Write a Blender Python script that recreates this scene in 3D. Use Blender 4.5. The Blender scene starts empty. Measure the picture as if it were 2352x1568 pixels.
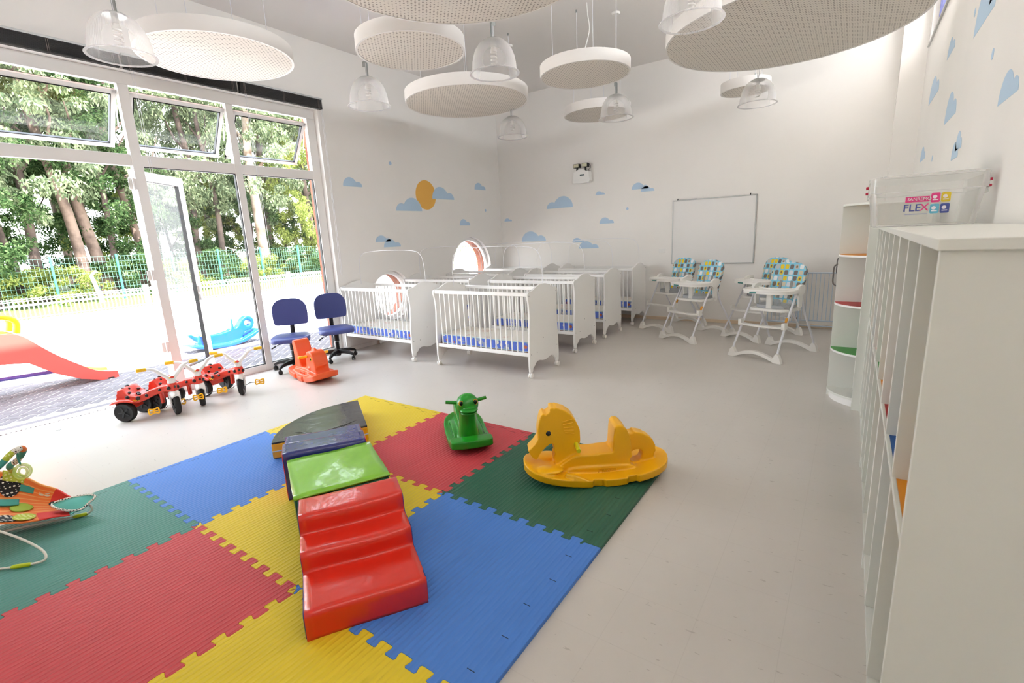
import bpy, bmesh, math, random
from math import sin, cos, pi, radians as RD
from mathutils import Vector, Matrix, geometry
random.seed(7)
S = bpy.context.scene
COL = S.collection

# ------------------------------------------------------------------ camera, sky, sun, exposure
cam = bpy.data.objects.new('camera', bpy.data.cameras.new('camera')); COL.objects.link(cam)
cam.data.sensor_width = 36; cam.data.lens = 36*1111.3/2352; cam.data.clip_start = .02; cam.data.clip_end = 300
cam.matrix_world = Matrix(((.82223, -.08157, .56329, 4.003), (.56718, .19991, -.79896, -2.995), (-.04744, .97641, .21063, 1.571), (0, 0, 0, 1)))
cam.data.dof.use_dof = True; cam.data.dof.focus_distance = 4.2; cam.data.dof.aperture_fstop = 5.0
S.camera = cam
S.view_settings.view_transform = 'Standard'; S.view_settings.look = 'None'
S.view_settings.gamma = 1; S.view_settings.use_curve_mapping = False
S.view_settings.exposure = 2.48
w = bpy.data.worlds.new('sky'); S.world = w; w.use_nodes = True
nt = w.node_tree; bg = nt.nodes['Background']
tc = nt.nodes.new('ShaderNodeTexCoord'); sx = nt.nodes.new('ShaderNodeSeparateXYZ'); rp = nt.nodes.new('ShaderNodeValToRGB')
nt.links.new(tc.outputs['Generated'], sx.inputs[0]); nt.links.new(sx.outputs['Z'], rp.inputs[0]); nt.links.new(rp.outputs[0], bg.inputs[0])
rp.color_ramp.elements[0].position = 0.0; rp.color_ramp.elements[0].color = (.93, .97, 1, 1)
rp.color_ramp.elements[1].position = 0.9; rp.color_ramp.elements[1].color = (.74, .85, 1, 1)
bg.inputs[1].default_value = 1.9
def lamp(name, kind, energy, loc, direction=None, **k):
    L = bpy.data.lights.new(name, kind); L.energy = energy
    o = bpy.data.objects.new(name, L); COL.objects.link(o); o.location = loc
    if direction is not None: o.rotation_euler = Vector(direction).to_track_quat('-Z', 'Y').to_euler()
    for a, b in k.items(): setattr(L, a, b)
    return o
lamp('sun', 'SUN', 5.5, (6, -3, 12), (-.36, .10, -.93), angle=RD(.6), color=(1, .97, .93))
def portal(name, loc, direction, sx_, sy_):
    o = lamp(name, 'AREA', 1, loc, direction, shape='RECTANGLE', size=sx_, size_y=sy_)
    o.data.cycles.is_portal = True
portal('window_portal', (-2.5, -.7, 1.72), (1, 0, 0), 4.2, 3.5)
portal('clerestory_portal', (4.72, .1, 3.88), (-1, 0, 0), 10.0, .66)
cy = S.cycles
cy.max_bounces = 9; cy.diffuse_bounces = 6; cy.glossy_bounces = 4; cy.transmission_bounces = 6; cy.transparent_max_bounces = 16
cy.adaptive_threshold = .02; cy.caustics_reflective = False; cy.caustics_refractive = False; cy.sample_clamp_indirect = 6

# ------------------------------------------------------------------ materials
def lin(c):
    return tuple((x/12.92 if x <= .04045 else ((x+.055)/1.055)**2.4) for x in c)
MATS = {}
def M(name, rgb, rough=.5, metal=0, noise=None, bump=None, var=None, coat=0, spec=.5, sub=0):
    """rgb in sRGB; noise=(scale, amount) colour mottling; bump=(scale, strength)"""
    m = bpy.data.materials.new(name); m.use_nodes = True; t = m.node_tree; b = t.nodes['Principled BSDF']
    c = (*lin(rgb), 1); b.inputs['Base Color'].default_value = c
    b.inputs['Roughness'].default_value = rough; b.inputs['Metallic'].default_value = metal
    b.inputs['Coat Weight'].default_value = coat; b.inputs['Specular IOR Level'].default_value = spec
    if sub: b.inputs['Subsurface Weight'].default_value = sub; b.inputs['Subsurface Radius'].default_value = (.02, .02, .02)
    if noise or bump:
        tcn = t.nodes.new('ShaderNodeTexCoord')
    if noise:
        n = t.nodes.new('ShaderNodeTexNoise'); n.inputs['Scale'].default_value = noise[0]; n.inputs['Detail'].default_value = 4
        t.links.new(tcn.outputs['Object'], n.inputs['Vector'])
        x = t.nodes.new('ShaderNodeMix'); x.data_type = 'RGBA'
        c2 = var and (*lin(var), 1) or tuple(v*(1-noise[1]) for v in c[:3])+(1,)
        x.inputs['A'].default_value = c; x.inputs['B'].default_value = c2
        mr = t.nodes.new('ShaderNodeMapRange'); mr.inputs[1].default_value = .4; mr.inputs[2].default_value = .65
        t.links.new(n.outputs['Fac'], mr.inputs[0]); t.links.new(mr.outputs[0], x.inputs['Factor']); t.links.new(x.outputs['Result'], b.inputs['Base Color'])
    if bump:
        n = t.nodes.new('ShaderNodeTexNoise'); n.inputs['Scale'].default_value = bump[0]; n.inputs['Detail'].default_value = 3
        t.links.new(tcn.outputs['Object'], n.inputs['Vector'])
        bp = t.nodes.new('ShaderNodeBump'); bp.inputs['Strength'].default_value = bump[1]; bp.inputs['Distance'].default_value = .01
        t.links.new(n.outputs['Fac'], bp.inputs['Height']); t.links.new(bp.outputs[0], b.inputs['Normal'])
    MATS[name] = m
    return m
def nodes(m): return m.node_tree, m.node_tree.nodes['Principled BSDF']
def math_(t, op, a, b=None, c=None):
    n = t.nodes.new('ShaderNodeMath'); n.operation = op
    for i, v in enumerate((a, b, c)):
        if v is None: continue
        if isinstance(v, (int, float)): n.inputs[i].default_value = v
        else: t.links.new(v, n.inputs[i])
    return n.outputs[0]
def mixc(t, f, a, b):
    x = t.nodes.new('ShaderNodeMix'); x.data_type = 'RGBA'
    if isinstance(f, (int, float)): x.inputs['Factor'].default_value = f
    else: t.links.new(f, x.inputs['Factor'])
    for k, v in (('A', a), ('B', b)):
        if isinstance(v, tuple): x.inputs[k].default_value = (*lin(v), 1)
        else: t.links.new(v, x.inputs[k])
    return x.outputs['Result']
def objxyz(t):
    a = t.nodes.new('ShaderNodeTexCoord'); s = t.nodes.new('ShaderNodeSeparateXYZ'); t.links.new(a.outputs['Object'], s.inputs[0])
    return s.outputs, a.outputs['Object']

WALL = M('wall_paint', (.945, .933, .918), .55, noise=(1.3, .02), bump=(60, .03))
CEIL = M('ceiling_paint', (.93, .918, .908), .6)
WHITE = M('white_lacquer', (.93, .925, .915), .28)
FRAMEW = M('window_frame_white', (.93, .92, .91), .35)
LAM = M('white_laminate', (.89, .893, .865), .4)
PLW = M('white_plastic', (.93, .92, .90), .32)
METW = M('white_powder_coated_metal', (.90, .90, .92), .35)
BLK = M('black_plastic', (.07, .07, .075), .42)
RUB = M('black_rubber', (.06, .06, .065), .6)
STEEL = M('zinc_steel', (.72, .74, .74), .3, metal=1)
CHROME = M('chrome', (.8, .8, .8), .15, metal=1)
BRICK = M('orange_brick', (.60, .36, .27), .8, noise=(25, .3))
YEL = M('yellow_plastic', (.97, .72, .05), .33, sub=.0)
YELG = M('yellow_grip_plastic', (.95, .74, .10), .4)
HANDY = M('lime_yellow_plastic', (.85, .82, .10), .4)
GRN = M('green_plastic', (.10, .58, .14), .25, noise=(3, .25), var=(.16, .52, .10))
ORG = M('orange_plastic', (.93, .36, .15), .35)
BLU = M('light_blue_plastic', (.12, .42, .88), .3)
REDP = M('red_plastic', (.84, .20, .13), .3)
SLR = M('salmon_red_plastic', (.96, .40, .36), .35)
EYEB = M('eye_black', (.03, .03, .03), .15)
EYEY = M('eye_yellow_ring', (.93, .75, .15), .3)
DBLUE = M('blue_vinyl', (.25, .29, .53), .42, bump=(30, .1))
CLOUD = M('cloud_blue_vinyl', (.72, .82, .91), .55)
SUNY = M('sun_amber_vinyl', (.93, .71, .33), .55)
BLIND = M('dark_blind_slats', (.17, .17, .165), .5)
TAPE = M('blind_tape', (.42, .39, .38), .8)
ALU = M('aluminium_rail', (.74, .75, .75), .35, metal=.6)
GATEB = M('pale_blue_metal', (.76, .82, .88), .4)
TAN = M('cream_strip', (.88, .80, .70), .5)

def vinyl(name, rgb):
    m = M(name, rgb, .22, coat=.25); t, b = nodes(m); o, v = objxyz(t)
    n = t.nodes.new('ShaderNodeTexNoise'); n.inputs['Scale'].default_value = 6; n.inputs['Detail'].default_value = 3; n.inputs['Distortion'].default_value = .3
    t.links.new(v, n.inputs['Vector']); bp = t.nodes.new('ShaderNodeBump'); bp.inputs['Strength'].default_value = .22; bp.inputs['Distance'].default_value = .02
    t.links.new(n.outputs['Fac'], bp.inputs['Height']); t.links.new(bp.outputs[0], b.inputs['Normal']); t.links.new(bp.outputs[0], b.inputs['Coat Normal'])
    return m
VRED = vinyl('red_vinyl', (.86, .17, .10)); VBLU = vinyl('navy_blue_vinyl', (.16, .19, .47)); VGRN = vinyl('lime_vinyl', (.52, .78, .20))
VDGR = vinyl('dark_green_vinyl', (.05, .33, .16)); VBLK = vinyl('black_vinyl', (.10, .10, .11)); VYEL = vinyl('amber_vinyl', (.90, .65, .05)); VRED2 = vinyl('crimson_vinyl', (.80, .12, .16))

def eva(name, rgb):
    m = M(name, rgb, .55); t, b = nodes(m); o, v = objxyz(t)
    s = math_(t, 'SINE', math_(t, 'MULTIPLY', o['X'], 2*pi/.0263))
    s = math_(t, 'POWER', math_(t, 'ADD', math_(t, 'MULTIPLY', s, .5), .5), 2.5)
    bp = t.nodes.new('ShaderNodeBump'); bp.inputs['Strength'].default_value = .55; bp.inputs['Distance'].default_value = .004
    t.links.new(s, bp.inputs['Height']); t.links.new(bp.outputs[0], b.inputs['Normal'])
    n = t.nodes.new('ShaderNodeTexNoise'); n.inputs['Scale'].default_value = 3; t.links.new(v, n.inputs['Vector'])
    d = tuple(x*.94 for x in rgb)
    t.links.new(mixc(t, n.outputs['Fac'], rgb, d), b.inputs['Base Color'])
    return m
EV = {k: eva(k+'_foam', c) for k, c in dict(yellow=(.91, .80, .15), red=(.81, .27, .30), dark_green=(.15, .38, .29), blue=(.29, .52, .86), teal=(.28, .54, .49)).items()}
SLIT = M('dark_slit', (.07, .10, .12), .9)

def thin(name, rgb, alpha, rough=.1, translucent=0.3, ribs=None, edge=.45):
    """clear or milky plastic: part see-through, part diffuse/translucent, glossy"""
    m = bpy.data.materials.new(name); m.use_nodes = True; t = m.node_tree; t.nodes.clear()
    out = t.nodes.new('ShaderNodeOutputMaterial'); tr = t.nodes.new('ShaderNodeBsdfTransparent'); df = t.nodes.new('ShaderNodeBsdfDiffuse'); tl = t.nodes.new('ShaderNodeBsdfTranslucent')
    gl = t.nodes.new('ShaderNodeBsdfGlossy'); gl.inputs['Roughness'].default_value = rough
    for n in (df, tl): n.inputs[0].default_value = (*lin(rgb), 1)
    lw = t.nodes.new('ShaderNodeLayerWeight'); lw.inputs[0].default_value = .5
    m1 = t.nodes.new('ShaderNodeMixShader'); m1.inputs[0].default_value = translucent; t.links.new(df.outputs[0], m1.inputs[1]); t.links.new(tl.outputs[0], m1.inputs[2])
    m2 = t.nodes.new('ShaderNodeMixShader'); t.links.new(tr.outputs[0], m2.inputs[1]); t.links.new(m1.outputs[0], m2.inputs[2])
    mr = t.nodes.new('ShaderNodeMapRange'); mr.inputs[3].default_value = alpha; mr.inputs[4].default_value = min(1, alpha+edge)
    t.links.new(lw.outputs['Facing'], mr.inputs[0]); t.links.new(mr.outputs[0], m2.inputs[0])
    frs = math_(t, 'ADD', math_(t, 'MULTIPLY', math_(t, 'POWER', lw.outputs['Facing'], 5), .32), .035)
    m3 = t.nodes.new('ShaderNodeMixShader'); t.links.new(frs, m3.inputs[0]); t.links.new(m2.outputs[0], m3.inputs[1]); t.links.new(gl.outputs[0], m3.inputs[2])
    t.links.new(m3.outputs[0], out.inputs[0])
    return m
GLASS = thin('window_glass', (1, 1, 1), .0, .0, 0)
for n in GLASS.node_tree.nodes:
    if n.type == 'MAP_RANGE': n.inputs[3].default_value = .0; n.inputs[4].default_value = .0
PRISM = thin('prismatic_acrylic', (.96, .955, .96), .17, .12, .65)
BINP = thin('clear_milky_plastic', (.97, .97, .965), .22, .12, .8, edge=.25)
t = PRISM.node_tree; o, v = objxyz(t)
rb_ = math_(t, 'SINE', math_(t, 'MULTIPLY', math_(t, 'ARCTAN2', o['Y'], o['X']), 96))
bp = t.nodes.new('ShaderNodeBump'); bp.inputs['Strength'].default_value = .5; bp.inputs['Distance'].default_value = .003; t.links.new(rb_, bp.inputs['Height'])
for n in t.nodes:
    if n.type.startswith('BSDF') and 'Normal' in n.inputs: t.links.new(bp.outputs[0], n.inputs['Normal'])
BULB = M('frosted_bulb', (.93, .92, .90), .4)

# perforated acoustic board: two hole sizes on a square grid
PERF = M('perforated_board', (.89, .86, .82), .7)
t, b = nodes(PERF); o, v = objxyz(t)
def dots(t, X, Y, per, r, ox):
    fx = math_(t, 'SUBTRACT', math_(t, 'FRACT', math_(t, 'ADD', math_(t, 'DIVIDE', X, per), ox)), .5)
    fy = math_(t, 'SUBTRACT', math_(t, 'FRACT', math_(t, 'ADD', math_(t, 'DIVIDE', Y, per), ox)), .5)
    d = math_(t, 'SQRT', math_(t, 'ADD', math_(t, 'MULTIPLY', fx, fx), math_(t, 'MULTIPLY', fy, fy)))
    return math_(t, 'LESS_THAN', d, r)
h = math_(t, 'MAXIMUM', dots(t, o['X'], o['Y'], .042, .185, 0), dots(t, o['X'], o['Y'], .042, .105, .5))
t.links.new(mixc(t, h, (.89, .86, .82), (.60, .57, .53)), b.inputs['Base Color'])
bp = t.nodes.new('ShaderNodeBump'); bp.invert = True; bp.inputs['Strength'].default_value = .4; bp.inputs['Distance'].default_value = .004
t.links.new(h, bp.inputs['Height']); t.links.new(bp.outputs[0], b.inputs['Normal'])
BAFW = M('baffle_white', (.93, .915, .90), .55)

# speckled vinyl floor tiles
FLOOR = M('vinyl_floor', (.80, .775, .745), .3, spec=.45)
t, b = nodes(FLOOR); o, v = objxyz(t)
mp = t.nodes.new('ShaderNodeMapping'); mp.inputs['Scale'].default_value = (10, 34, 1); t.links.new(v, mp.inputs[0])
n1 = t.nodes.new('ShaderNodeTexNoise'); n1.inputs['Scale'].default_value = 1.6; n1.inputs['Detail'].default_value = 3; t.links.new(mp.outputs[0], n1.inputs['Vector'])
n2 = t.nodes.new('ShaderNodeTexNoise'); n2.inputs['Scale'].default_value = 1.1; n2.inputs['Detail'].default_value = 5; t.links.new(v, n2.inputs['Vector'])
fleck = math_(t, 'MULTIPLY', math_(t, 'GREATER_THAN', n1.outputs['Fac'], .70), .35)
br = t.nodes.new('ShaderNodeTexBrick'); br.offset = 0; br.inputs['Scale'].default_value = 1; br.inputs['Brick Width'].default_value = .3; br.inputs['Row Height'].default_value = .3
br.inputs['Mortar Size'].default_value = .0015; t.links.new(v, br.inputs['Vector'])
c1 = mixc(t, n2.outputs['Fac'], (.83, .81, .785), (.775, .75, .72)); c2 = mixc(t, fleck, c1, (.52, .48, .45))
c3 = mixc(t, math_(t, 'MULTIPLY', br.outputs['Fac'], .10), c2, (.5, .47, .44)); t.links.new(c3, b.inputs['Base Color'])

# ------------------------------------------------------------------ mesh building
class MB:
    def __init__(s): s.v = []; s.f = []; s.m = []; s.cur = 0
    def add(s, vs, fs):
        k = len(s.v); s.v += [tuple(x) for x in vs]; s.f += [tuple(i+k for i in f) for f in fs]; s.m += [s.cur]*len(fs); return s
    def box(s, c, d, rz=0, mat=None):
        x, y, z = (a/2 for a in d); P = [(-x,-y,-z),(x,-y,-z),(x,y,-z),(-x,y,-z),(-x,-y,z),(x,-y,z),(x,y,z),(-x,y,z)]
        R = mat or Matrix.Rotation(rz, 3, 'Z')
        return s.add([R @ Vector(p)+Vector(c) for p in P], [(0,3,2,1),(4,5,6,7),(0,1,5,4),(1,2,6,5),(2,3,7,6),(3,0,4,7)])
    def b2(s, a, b): return s.box([(i+j)/2 for i, j in zip(a, b)], [abs(j-i) for i, j in zip(a, b)])
    def tube(s, pts, r, n=10, cap=True, closed=False, flat=1.0):
        pts = [Vector(p) for p in pts]; N = len(pts); R = r if isinstance(r, (list, tuple)) else [r]*N
        up = Vector((0,0,1)); vs = []; prev = None
        for i in range(N):
            if closed: d = pts[(i+1) % N]-pts[i-1]
            else: d = pts[min(i+1, N-1)]-pts[max(i-1, 0)]
            d.normalize()
            if prev is None: a = d.cross(up if abs(d.z) < .95 else Vector((0,1,0))).normalized()
            else: a = (prev-d*prev.dot(d)).normalized()
            prev = a; bb = d.cross(a)
            for k in range(n):
                q = 2*pi*k/n; vs.append(pts[i]+(a*cos(q)+bb*sin(q)*flat)*R[i])
        fs = []
        for i in range(N if closed else N-1):
            for k in range(n):
                a0 = i*n+k; a1 = i*n+(k+1) % n; j = (i+1) % N; fs.append((a0, a1, j*n+(k+1) % n, j*n+k))
        if cap and not closed: fs += [tuple(range(n))[::-1], tuple((N-1)*n+k for k in range(n))]
        return s.add(vs, fs)
    def cyl(s, p, q, r, n=16, r2=None): return s.tube([p, q], [r, r if r2 is None else r2], n)
    def lathe(s, prof, n=32, c=(0,0,0), axis='Z', capb=True):
        vs = []; fs = []
        for (r, z) in prof:
            for k in range(n):
                a = 2*pi*k/n; p = (r*cos(a), r*sin(a), z)
                if axis == 'X': p = (z, r*cos(a), r*sin(a))
                if axis == 'Y': p = (r*cos(a), z, -r*sin(a)) if True else p
                vs.append((p[0]+c[0], p[1]+c[1], p[2]+c[2]))
        for i in range(len(prof)-1):
            for k in range(n): fs.append((i*n+k, i*n+(k+1) % n, (i+1)*n+(k+1) % n, (i+1)*n+k))
        if capb:
            if prof[0][0] > 1e-5: fs.append(tuple(range(n))[::-1])
            if prof[-1][0] > 1e-5: fs.append(tuple((len(prof)-1)*n+k for k in range(n)))
        return s.add(vs, fs)
    def ball(s, c, r, n=16, m=10):
        r = r if isinstance(r, (tuple, list)) else (r, r, r); prof = [(max(sin(pi*i/m), 1e-4), -cos(pi*i/m)) for i in range(m+1)]
        k = len(s.v); s.lathe(prof, n)
        for i in range(k, len(s.v)): x, y, z = s.v[i]; s.v[i] = (x*r[0]+c[0], y*r[1]+c[1], z*r[2]+c[2])
        return s
    def prism(s, pts, d0, d1, plane='XY', holes=(), top_inset=0):
        """extrude a 2-D outline (concave and holed outlines allowed) between d0 and d1 along the plane's normal"""
        loops = [list(pts)]+[list(h) for h in holes]
        def area(l): return sum(l[i-1][0]*l[i][1]-l[i][0]*l[i-1][1] for i in range(len(l)))/2
        if area(loops[0]) < 0: loops[0].reverse()
        for h_ in loops[1:]:
            if area(h_) > 0: h_.reverse()
        flat = [p for l in loops for p in l]
        tris = geometry.tessellate_polygon([[Vector((x, y, 0)) for x, y in l] for l in loops])
        def put(x, y, d): return {'XY': (x, y, d), 'XZ': (x, d, y), 'YZ': (d, x, y)}[plane]
        n = len(flat); vs = [put(x, y, d0) for x, y in flat]+[put(x, y, d1) for x, y in flat]; fs = []
        for tri in tris:
            a, b_, c = tri
            A = (flat[b_][0]-flat[a][0])*(flat[c][1]-flat[a][1])-(flat[c][0]-flat[a][0])*(flat[b_][1]-flat[a][1])
            if A < 0: b_, c = c, b_
            fs += [(a+n, b_+n, c+n), (a, c, b_)]
        k = 0
        for l in loops:
            L = len(l)
            for i in range(L): j = (i+1) % L; fs.append((k+i, k+j, k+j+n, k+i+n))
            k += L
        if plane == 'XZ': fs = [f[::-1] for f in fs]
        if d1 < d0: fs = [f[::-1] for f in fs]
        return s.add(vs, fs)
    def grid(s, P):
        nu, nv = len(P), len(P[0]); vs = [p for row in P for p in row]
        return s.add(vs, [(i*nv+j, (i+1)*nv+j, (i+1)*nv+j+1, i*nv+j+1) for i in range(nu-1) for j in range(nv-1)])
    def xf(s, M4, k=0):
        for i in range(k, len(s.v)): s.v[i] = tuple(M4 @ Vector(s.v[i]))
        return s
    def mesh(s, name, mats, smooth=True):
        me = bpy.data.meshes.new(name); me.from_pydata(s.v, [], s.f)
        for m in (mats if isinstance(mats, (list, tuple)) else [mats]): me.materials.append(m)
        if any(s.m): me.polygons.foreach_set('material_index', s.m)
        bm = bmesh.new(); bm.from_mesh(me); bmesh.ops.recalc_face_normals(bm, faces=bm.faces); bm.to_mesh(me); bm.free()
        if smooth: me.polygons.foreach_set('use_smooth', [True]*len(me.polygons)); me.set_sharp_from_angle(angle=RD(38))
        me.update(); return me
def link(name, me, parent=None, loc=None):
    o = bpy.data.objects.new(name, me); COL.objects.link(o)
    if parent is not None: o.parent = parent
    if loc is not None: o.location = loc
    return o
def part(name, mb, mat, parent=None, bevel=0, smooth=True, loc=None, label=None, seg=2):
    o = link(name, mb.mesh(name, mat, smooth), parent, loc)
    if bevel:
        d = o.modifiers.new('round', 'BEVEL'); d.width = bevel; d.segments = seg; d.limit_method = 'ANGLE'; d.angle_limit = RD(40)
    if label: o['label'] = label
    return o
def tag(o, label, cat, group=None):
    o['label'] = label; o['category'] = cat
    if group: o['group'] = group
    return o
def thing(name, label, cat, loc=(0,0,0), rz=0, group=None):
    o = bpy.data.objects.new(name, None); COL.objects.link(o); o.location = loc; o.rotation_euler = (0, 0, rz); o.empty_display_size = .1
    return tag(o, label, cat, group)
def struct(name, mb, mat, parent=None, **k):
    o = part(name, mb, mat, parent, **k)
    if parent is None: o['kind'] = 'structure'
    return o
def sroot(name, loc=(0,0,0)):
    o = bpy.data.objects.new(name, None); COL.objects.link(o); o.location = loc; o['kind'] = 'structure'; return o
def copy_tree(o, parent=None):
    c = o.copy(); COL.objects.link(c)
    if parent is not None: c.parent = parent
    for ch in list(o.children): copy_tree(ch, c)
    return c
def dup(o, label, loc, rz=None, group=None):
    c = copy_tree(o); c.location = loc
    if rz is not None: c.rotation_euler = (0, 0, rz)
    c['label'] = label
    if group: c['group'] = group
    return c
def baked(name, mb, mat, parent, mods, loc=None):
    """evaluate modifiers once and keep the resulting mesh"""
    me = mb.mesh(name, mat); tmp = bpy.data.objects.new('tmp', me); COL.objects.link(tmp)
    for kind, kw in mods:
        d = tmp.modifiers.new('m', kind)
        for a, b_ in kw.items(): setattr(d, a, b_)
    dg = bpy.context.evaluated_depsgraph_get(); dg.update()
    out = bpy.data.meshes.new_from_object(tmp.evaluated_get(dg)); out.name = name
    bpy.data.objects.remove(tmp); bpy.data.meshes.remove(me)
    if not out.materials: out.materials.append(mat)
    out.polygons.foreach_set('use_smooth', [True]*len(out.polygons))
    return link(name, out, parent, loc)
def moulded(name, mb, mat, parent, voxel=.008, it=8, loc=None, f=.5):
    return baked(name, mb, mat, parent, [('REMESH', dict(mode='VOXEL', voxel_size=voxel)), ('SMOOTH', dict(iterations=it, factor=f))], loc)
def textmesh(txt, size, mat, name, parent, M4, depth=.0006, align='CENTER', shear=0, bold=0):
    cu = bpy.data.curves.new(name, 'FONT'); cu.body = txt; cu.size = size; cu.extrude = depth; cu.align_x = align; cu.align_y = 'CENTER'; cu.shear = shear; cu.offset = bold; cu.resolution_u = 3
    tmp = bpy.data.objects.new('tmp', cu); COL.objects.link(tmp); dg = bpy.context.evaluated_depsgraph_get(); dg.update()
    me = bpy.data.meshes.new_from_object(tmp.evaluated_get(dg)); bpy.data.objects.remove(tmp)
    me.transform(M4); me.materials.clear(); me.materials.append(mat); me.name = name
    return link(name, me, parent)
def smooth_loop(pts, n=4, closed=True):
    """Catmull-Rom through the points"""
    out = []; N = len(pts)
    rng = range(N) if closed else range(N-1)
    for i in rng:
        g = lambda k: Vector(pts[k % N]) if closed else Vector(pts[min(max(k, 0), N-1)])
        p0, p1, p2, p3 = g(i-1), g(i), g(i+1), g(i+2)
        for k in range(n):
            u = k/n; out.append(tuple(.5*((2*p1)+(p2-p0)*u+(2*p0-5*p1+4*p2-p3)*u*u+(3*p1-p0-3*p2+p3)*u**3)))
    if not closed: out.append(tuple(pts[-1]))
    return out
def circ(cx, cy_, r, n=48, ry=None): return [(cx+r*cos(2*pi*k/n), cy_+(ry or r)*sin(2*pi*k/n)) for k in range(n)]
def rrect(cx, cy_, w_, h_, r, n=5):
    o = []
    for (sx_, sy_, a0) in ((1,1,0),(-1,1,90),(-1,-1,180),(1,-1,270)):
        for k in range(n+1): a = RD(a0+90*k/n); o.append((cx+sx_*(w_/2-r)+r*cos(a), cy_+sy_*(h_/2-r)+r*sin(a)))
    return o

# ================================================================== THE ROOM
X1, Y1, ZC, XR, XL = -2.16, 5.556, 4.255, 4.564, 4.156
YB = -5.0
struct('floor', MB().b2((-2.2, YB, -.12), (XR+.1, Y1+.1, 0)), FLOOR, smooth=False)
struct('ceiling', MB().b2((-2.50, YB-.2, ZC), (5.5, Y1+.2, ZC+.35)), CEIL, smooth=False)  # slab runs past the right wall as an added, unseen overhang blocking sun
WIN1 = (2.41, .735, .40); WIN2 = (4.53, 1.02, .585)
wl = MB().prism([(YB, 0), (-2.79, 0), (-2.79, 3.40), (1.40, 3.40), (1.40, 0), (Y1, 0), (Y1, ZC), (YB, ZC)], -2.31, X1, 'YZ', holes=[circ(*WIN1), circ(*WIN2)])
wall_left = struct('wall_left', wl, WALL, smooth=False)
wo = MB().prism([(YB, -.05), (-2.75, -.05), (-2.75, 3.36), (1.345, 3.36), (1.345, -.05), (Y1+.15, -.05), (Y1+.15, ZC), (YB, ZC)], -2.46, -2.31, 'YZ',
                holes=[circ(WIN1[0], WIN1[1], .345), circ(WIN2[0], WIN2[1], .528)])
struct('brick_facing', wo, BRICK, wall_left, smooth=False)
struct('wall_back', MB().b2((-2.46, Y1, 0), (XR+.2, Y1+.15, ZC)), WALL, smooth=False)
struct('wall_front', MB().b2((-2.46, YB-.15, 0), (XR+.2, YB, ZC)), WALL, smooth=False)
struct('wall_right', MB().prism([(YB, 0), (Y1, 0), (Y1, ZC), (YB, ZC)], XR, XR+.2, 'YZ', holes=[[(-4.9, 3.58), (5.22, 3.58), (5.22, 4.2), (-4.9, 4.2)]]), WALL, smooth=False)
struct('trim_1', MB().b2((4.31, 5.36, 0), (XR, Y1, ZC)), WALL, smooth=False)
struct('baseboard_back', MB().b2((-2.15, 5.538, 0), (4.31, Y1, .055)), TAN, bevel=.003)
struct('baseboard_left', MB().b2((X1, 1.42, 0), (X1+.018, 5.54, .06)), WHITE, bevel=.003)
THR = M('threshold_stone', (.86, .80, .78), .25, noise=(8, .1))
struct('trim_2', MB().b2((-2.50, -2.79, -.10), (-2.2, 1.40, .002)), THR, bevel=.002)
g = MB()
for k in range(56): g.box((-2.36, -2.75+k*.034, .004), (.05, .012, .004))
g.b2((-2.385, -2.77, .002), (-2.375, -.85, .006)); g.b2((-2.345, -2.77, .002), (-2.335, -.85, .006))
o = part('drain_grate', g, WHITE); o['kind'] = 'stuff'; tag(o, 'white slotted drain grate along the open doorway threshold', 'grate')

# ---- big window
win = sroot('window_1')
XF0, XF1 = -2.315, -2.245
def fr(name, y0, y1, z0, z1, x0=XF0, x1=XF1): return struct(name, MB().b2((x0, y0, z0), (x1, y1, z1)), FRAMEW, win, bevel=.004)
fr('head_rail', -2.785, 1.40, 3.28, 3.40, XF0+.003, XF1-.003); fr('transom', -2.785, 1.36, 2.485, 2.60, XF0+.005, XF1-.005)
fr('jamb', 1.275, 1.40, 0, 3.28); fr('mullion', .215, .298, 0, 3.28); fr('mullion', -.84, -.745, 0, 3.28, XF0, XF1+.008); fr('jamb', -2.788, -2.70, 0, 3.28)
fr('sill_rail', -.745, .215, 0, .085, XF0+.004, XF1-.004); fr('sill_rail', .298, 1.275, 0, .085, XF0+.004, XF1-.004)
GASK = M('dark_gasket', (.10, .10, .11), .5)
for y0, y1 in ((-.745, .215), (.298, 1.275)):
    p = struct('fixed_pane', MB().b2((-2.283, y0, .085), (-2.279, y1, 2.485)), GLASS, win, smooth=False)
    gm = MB()
    for a, b_ in (((-2.30, y0, .085), (-2.26, y0+.006, 2.485)), ((-2.30, y1-.008, .085), (-2.26, y1, 2.485)), ((-2.30, y0, .085), (-2.26, y1, .092)), ((-2.30, y0, 2.478), (-2.26, y1, 2.485))): gm.b2(a, b_)
    struct('gasket', gm, GASK, p, smooth=False)
HOP = RD(33)
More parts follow.
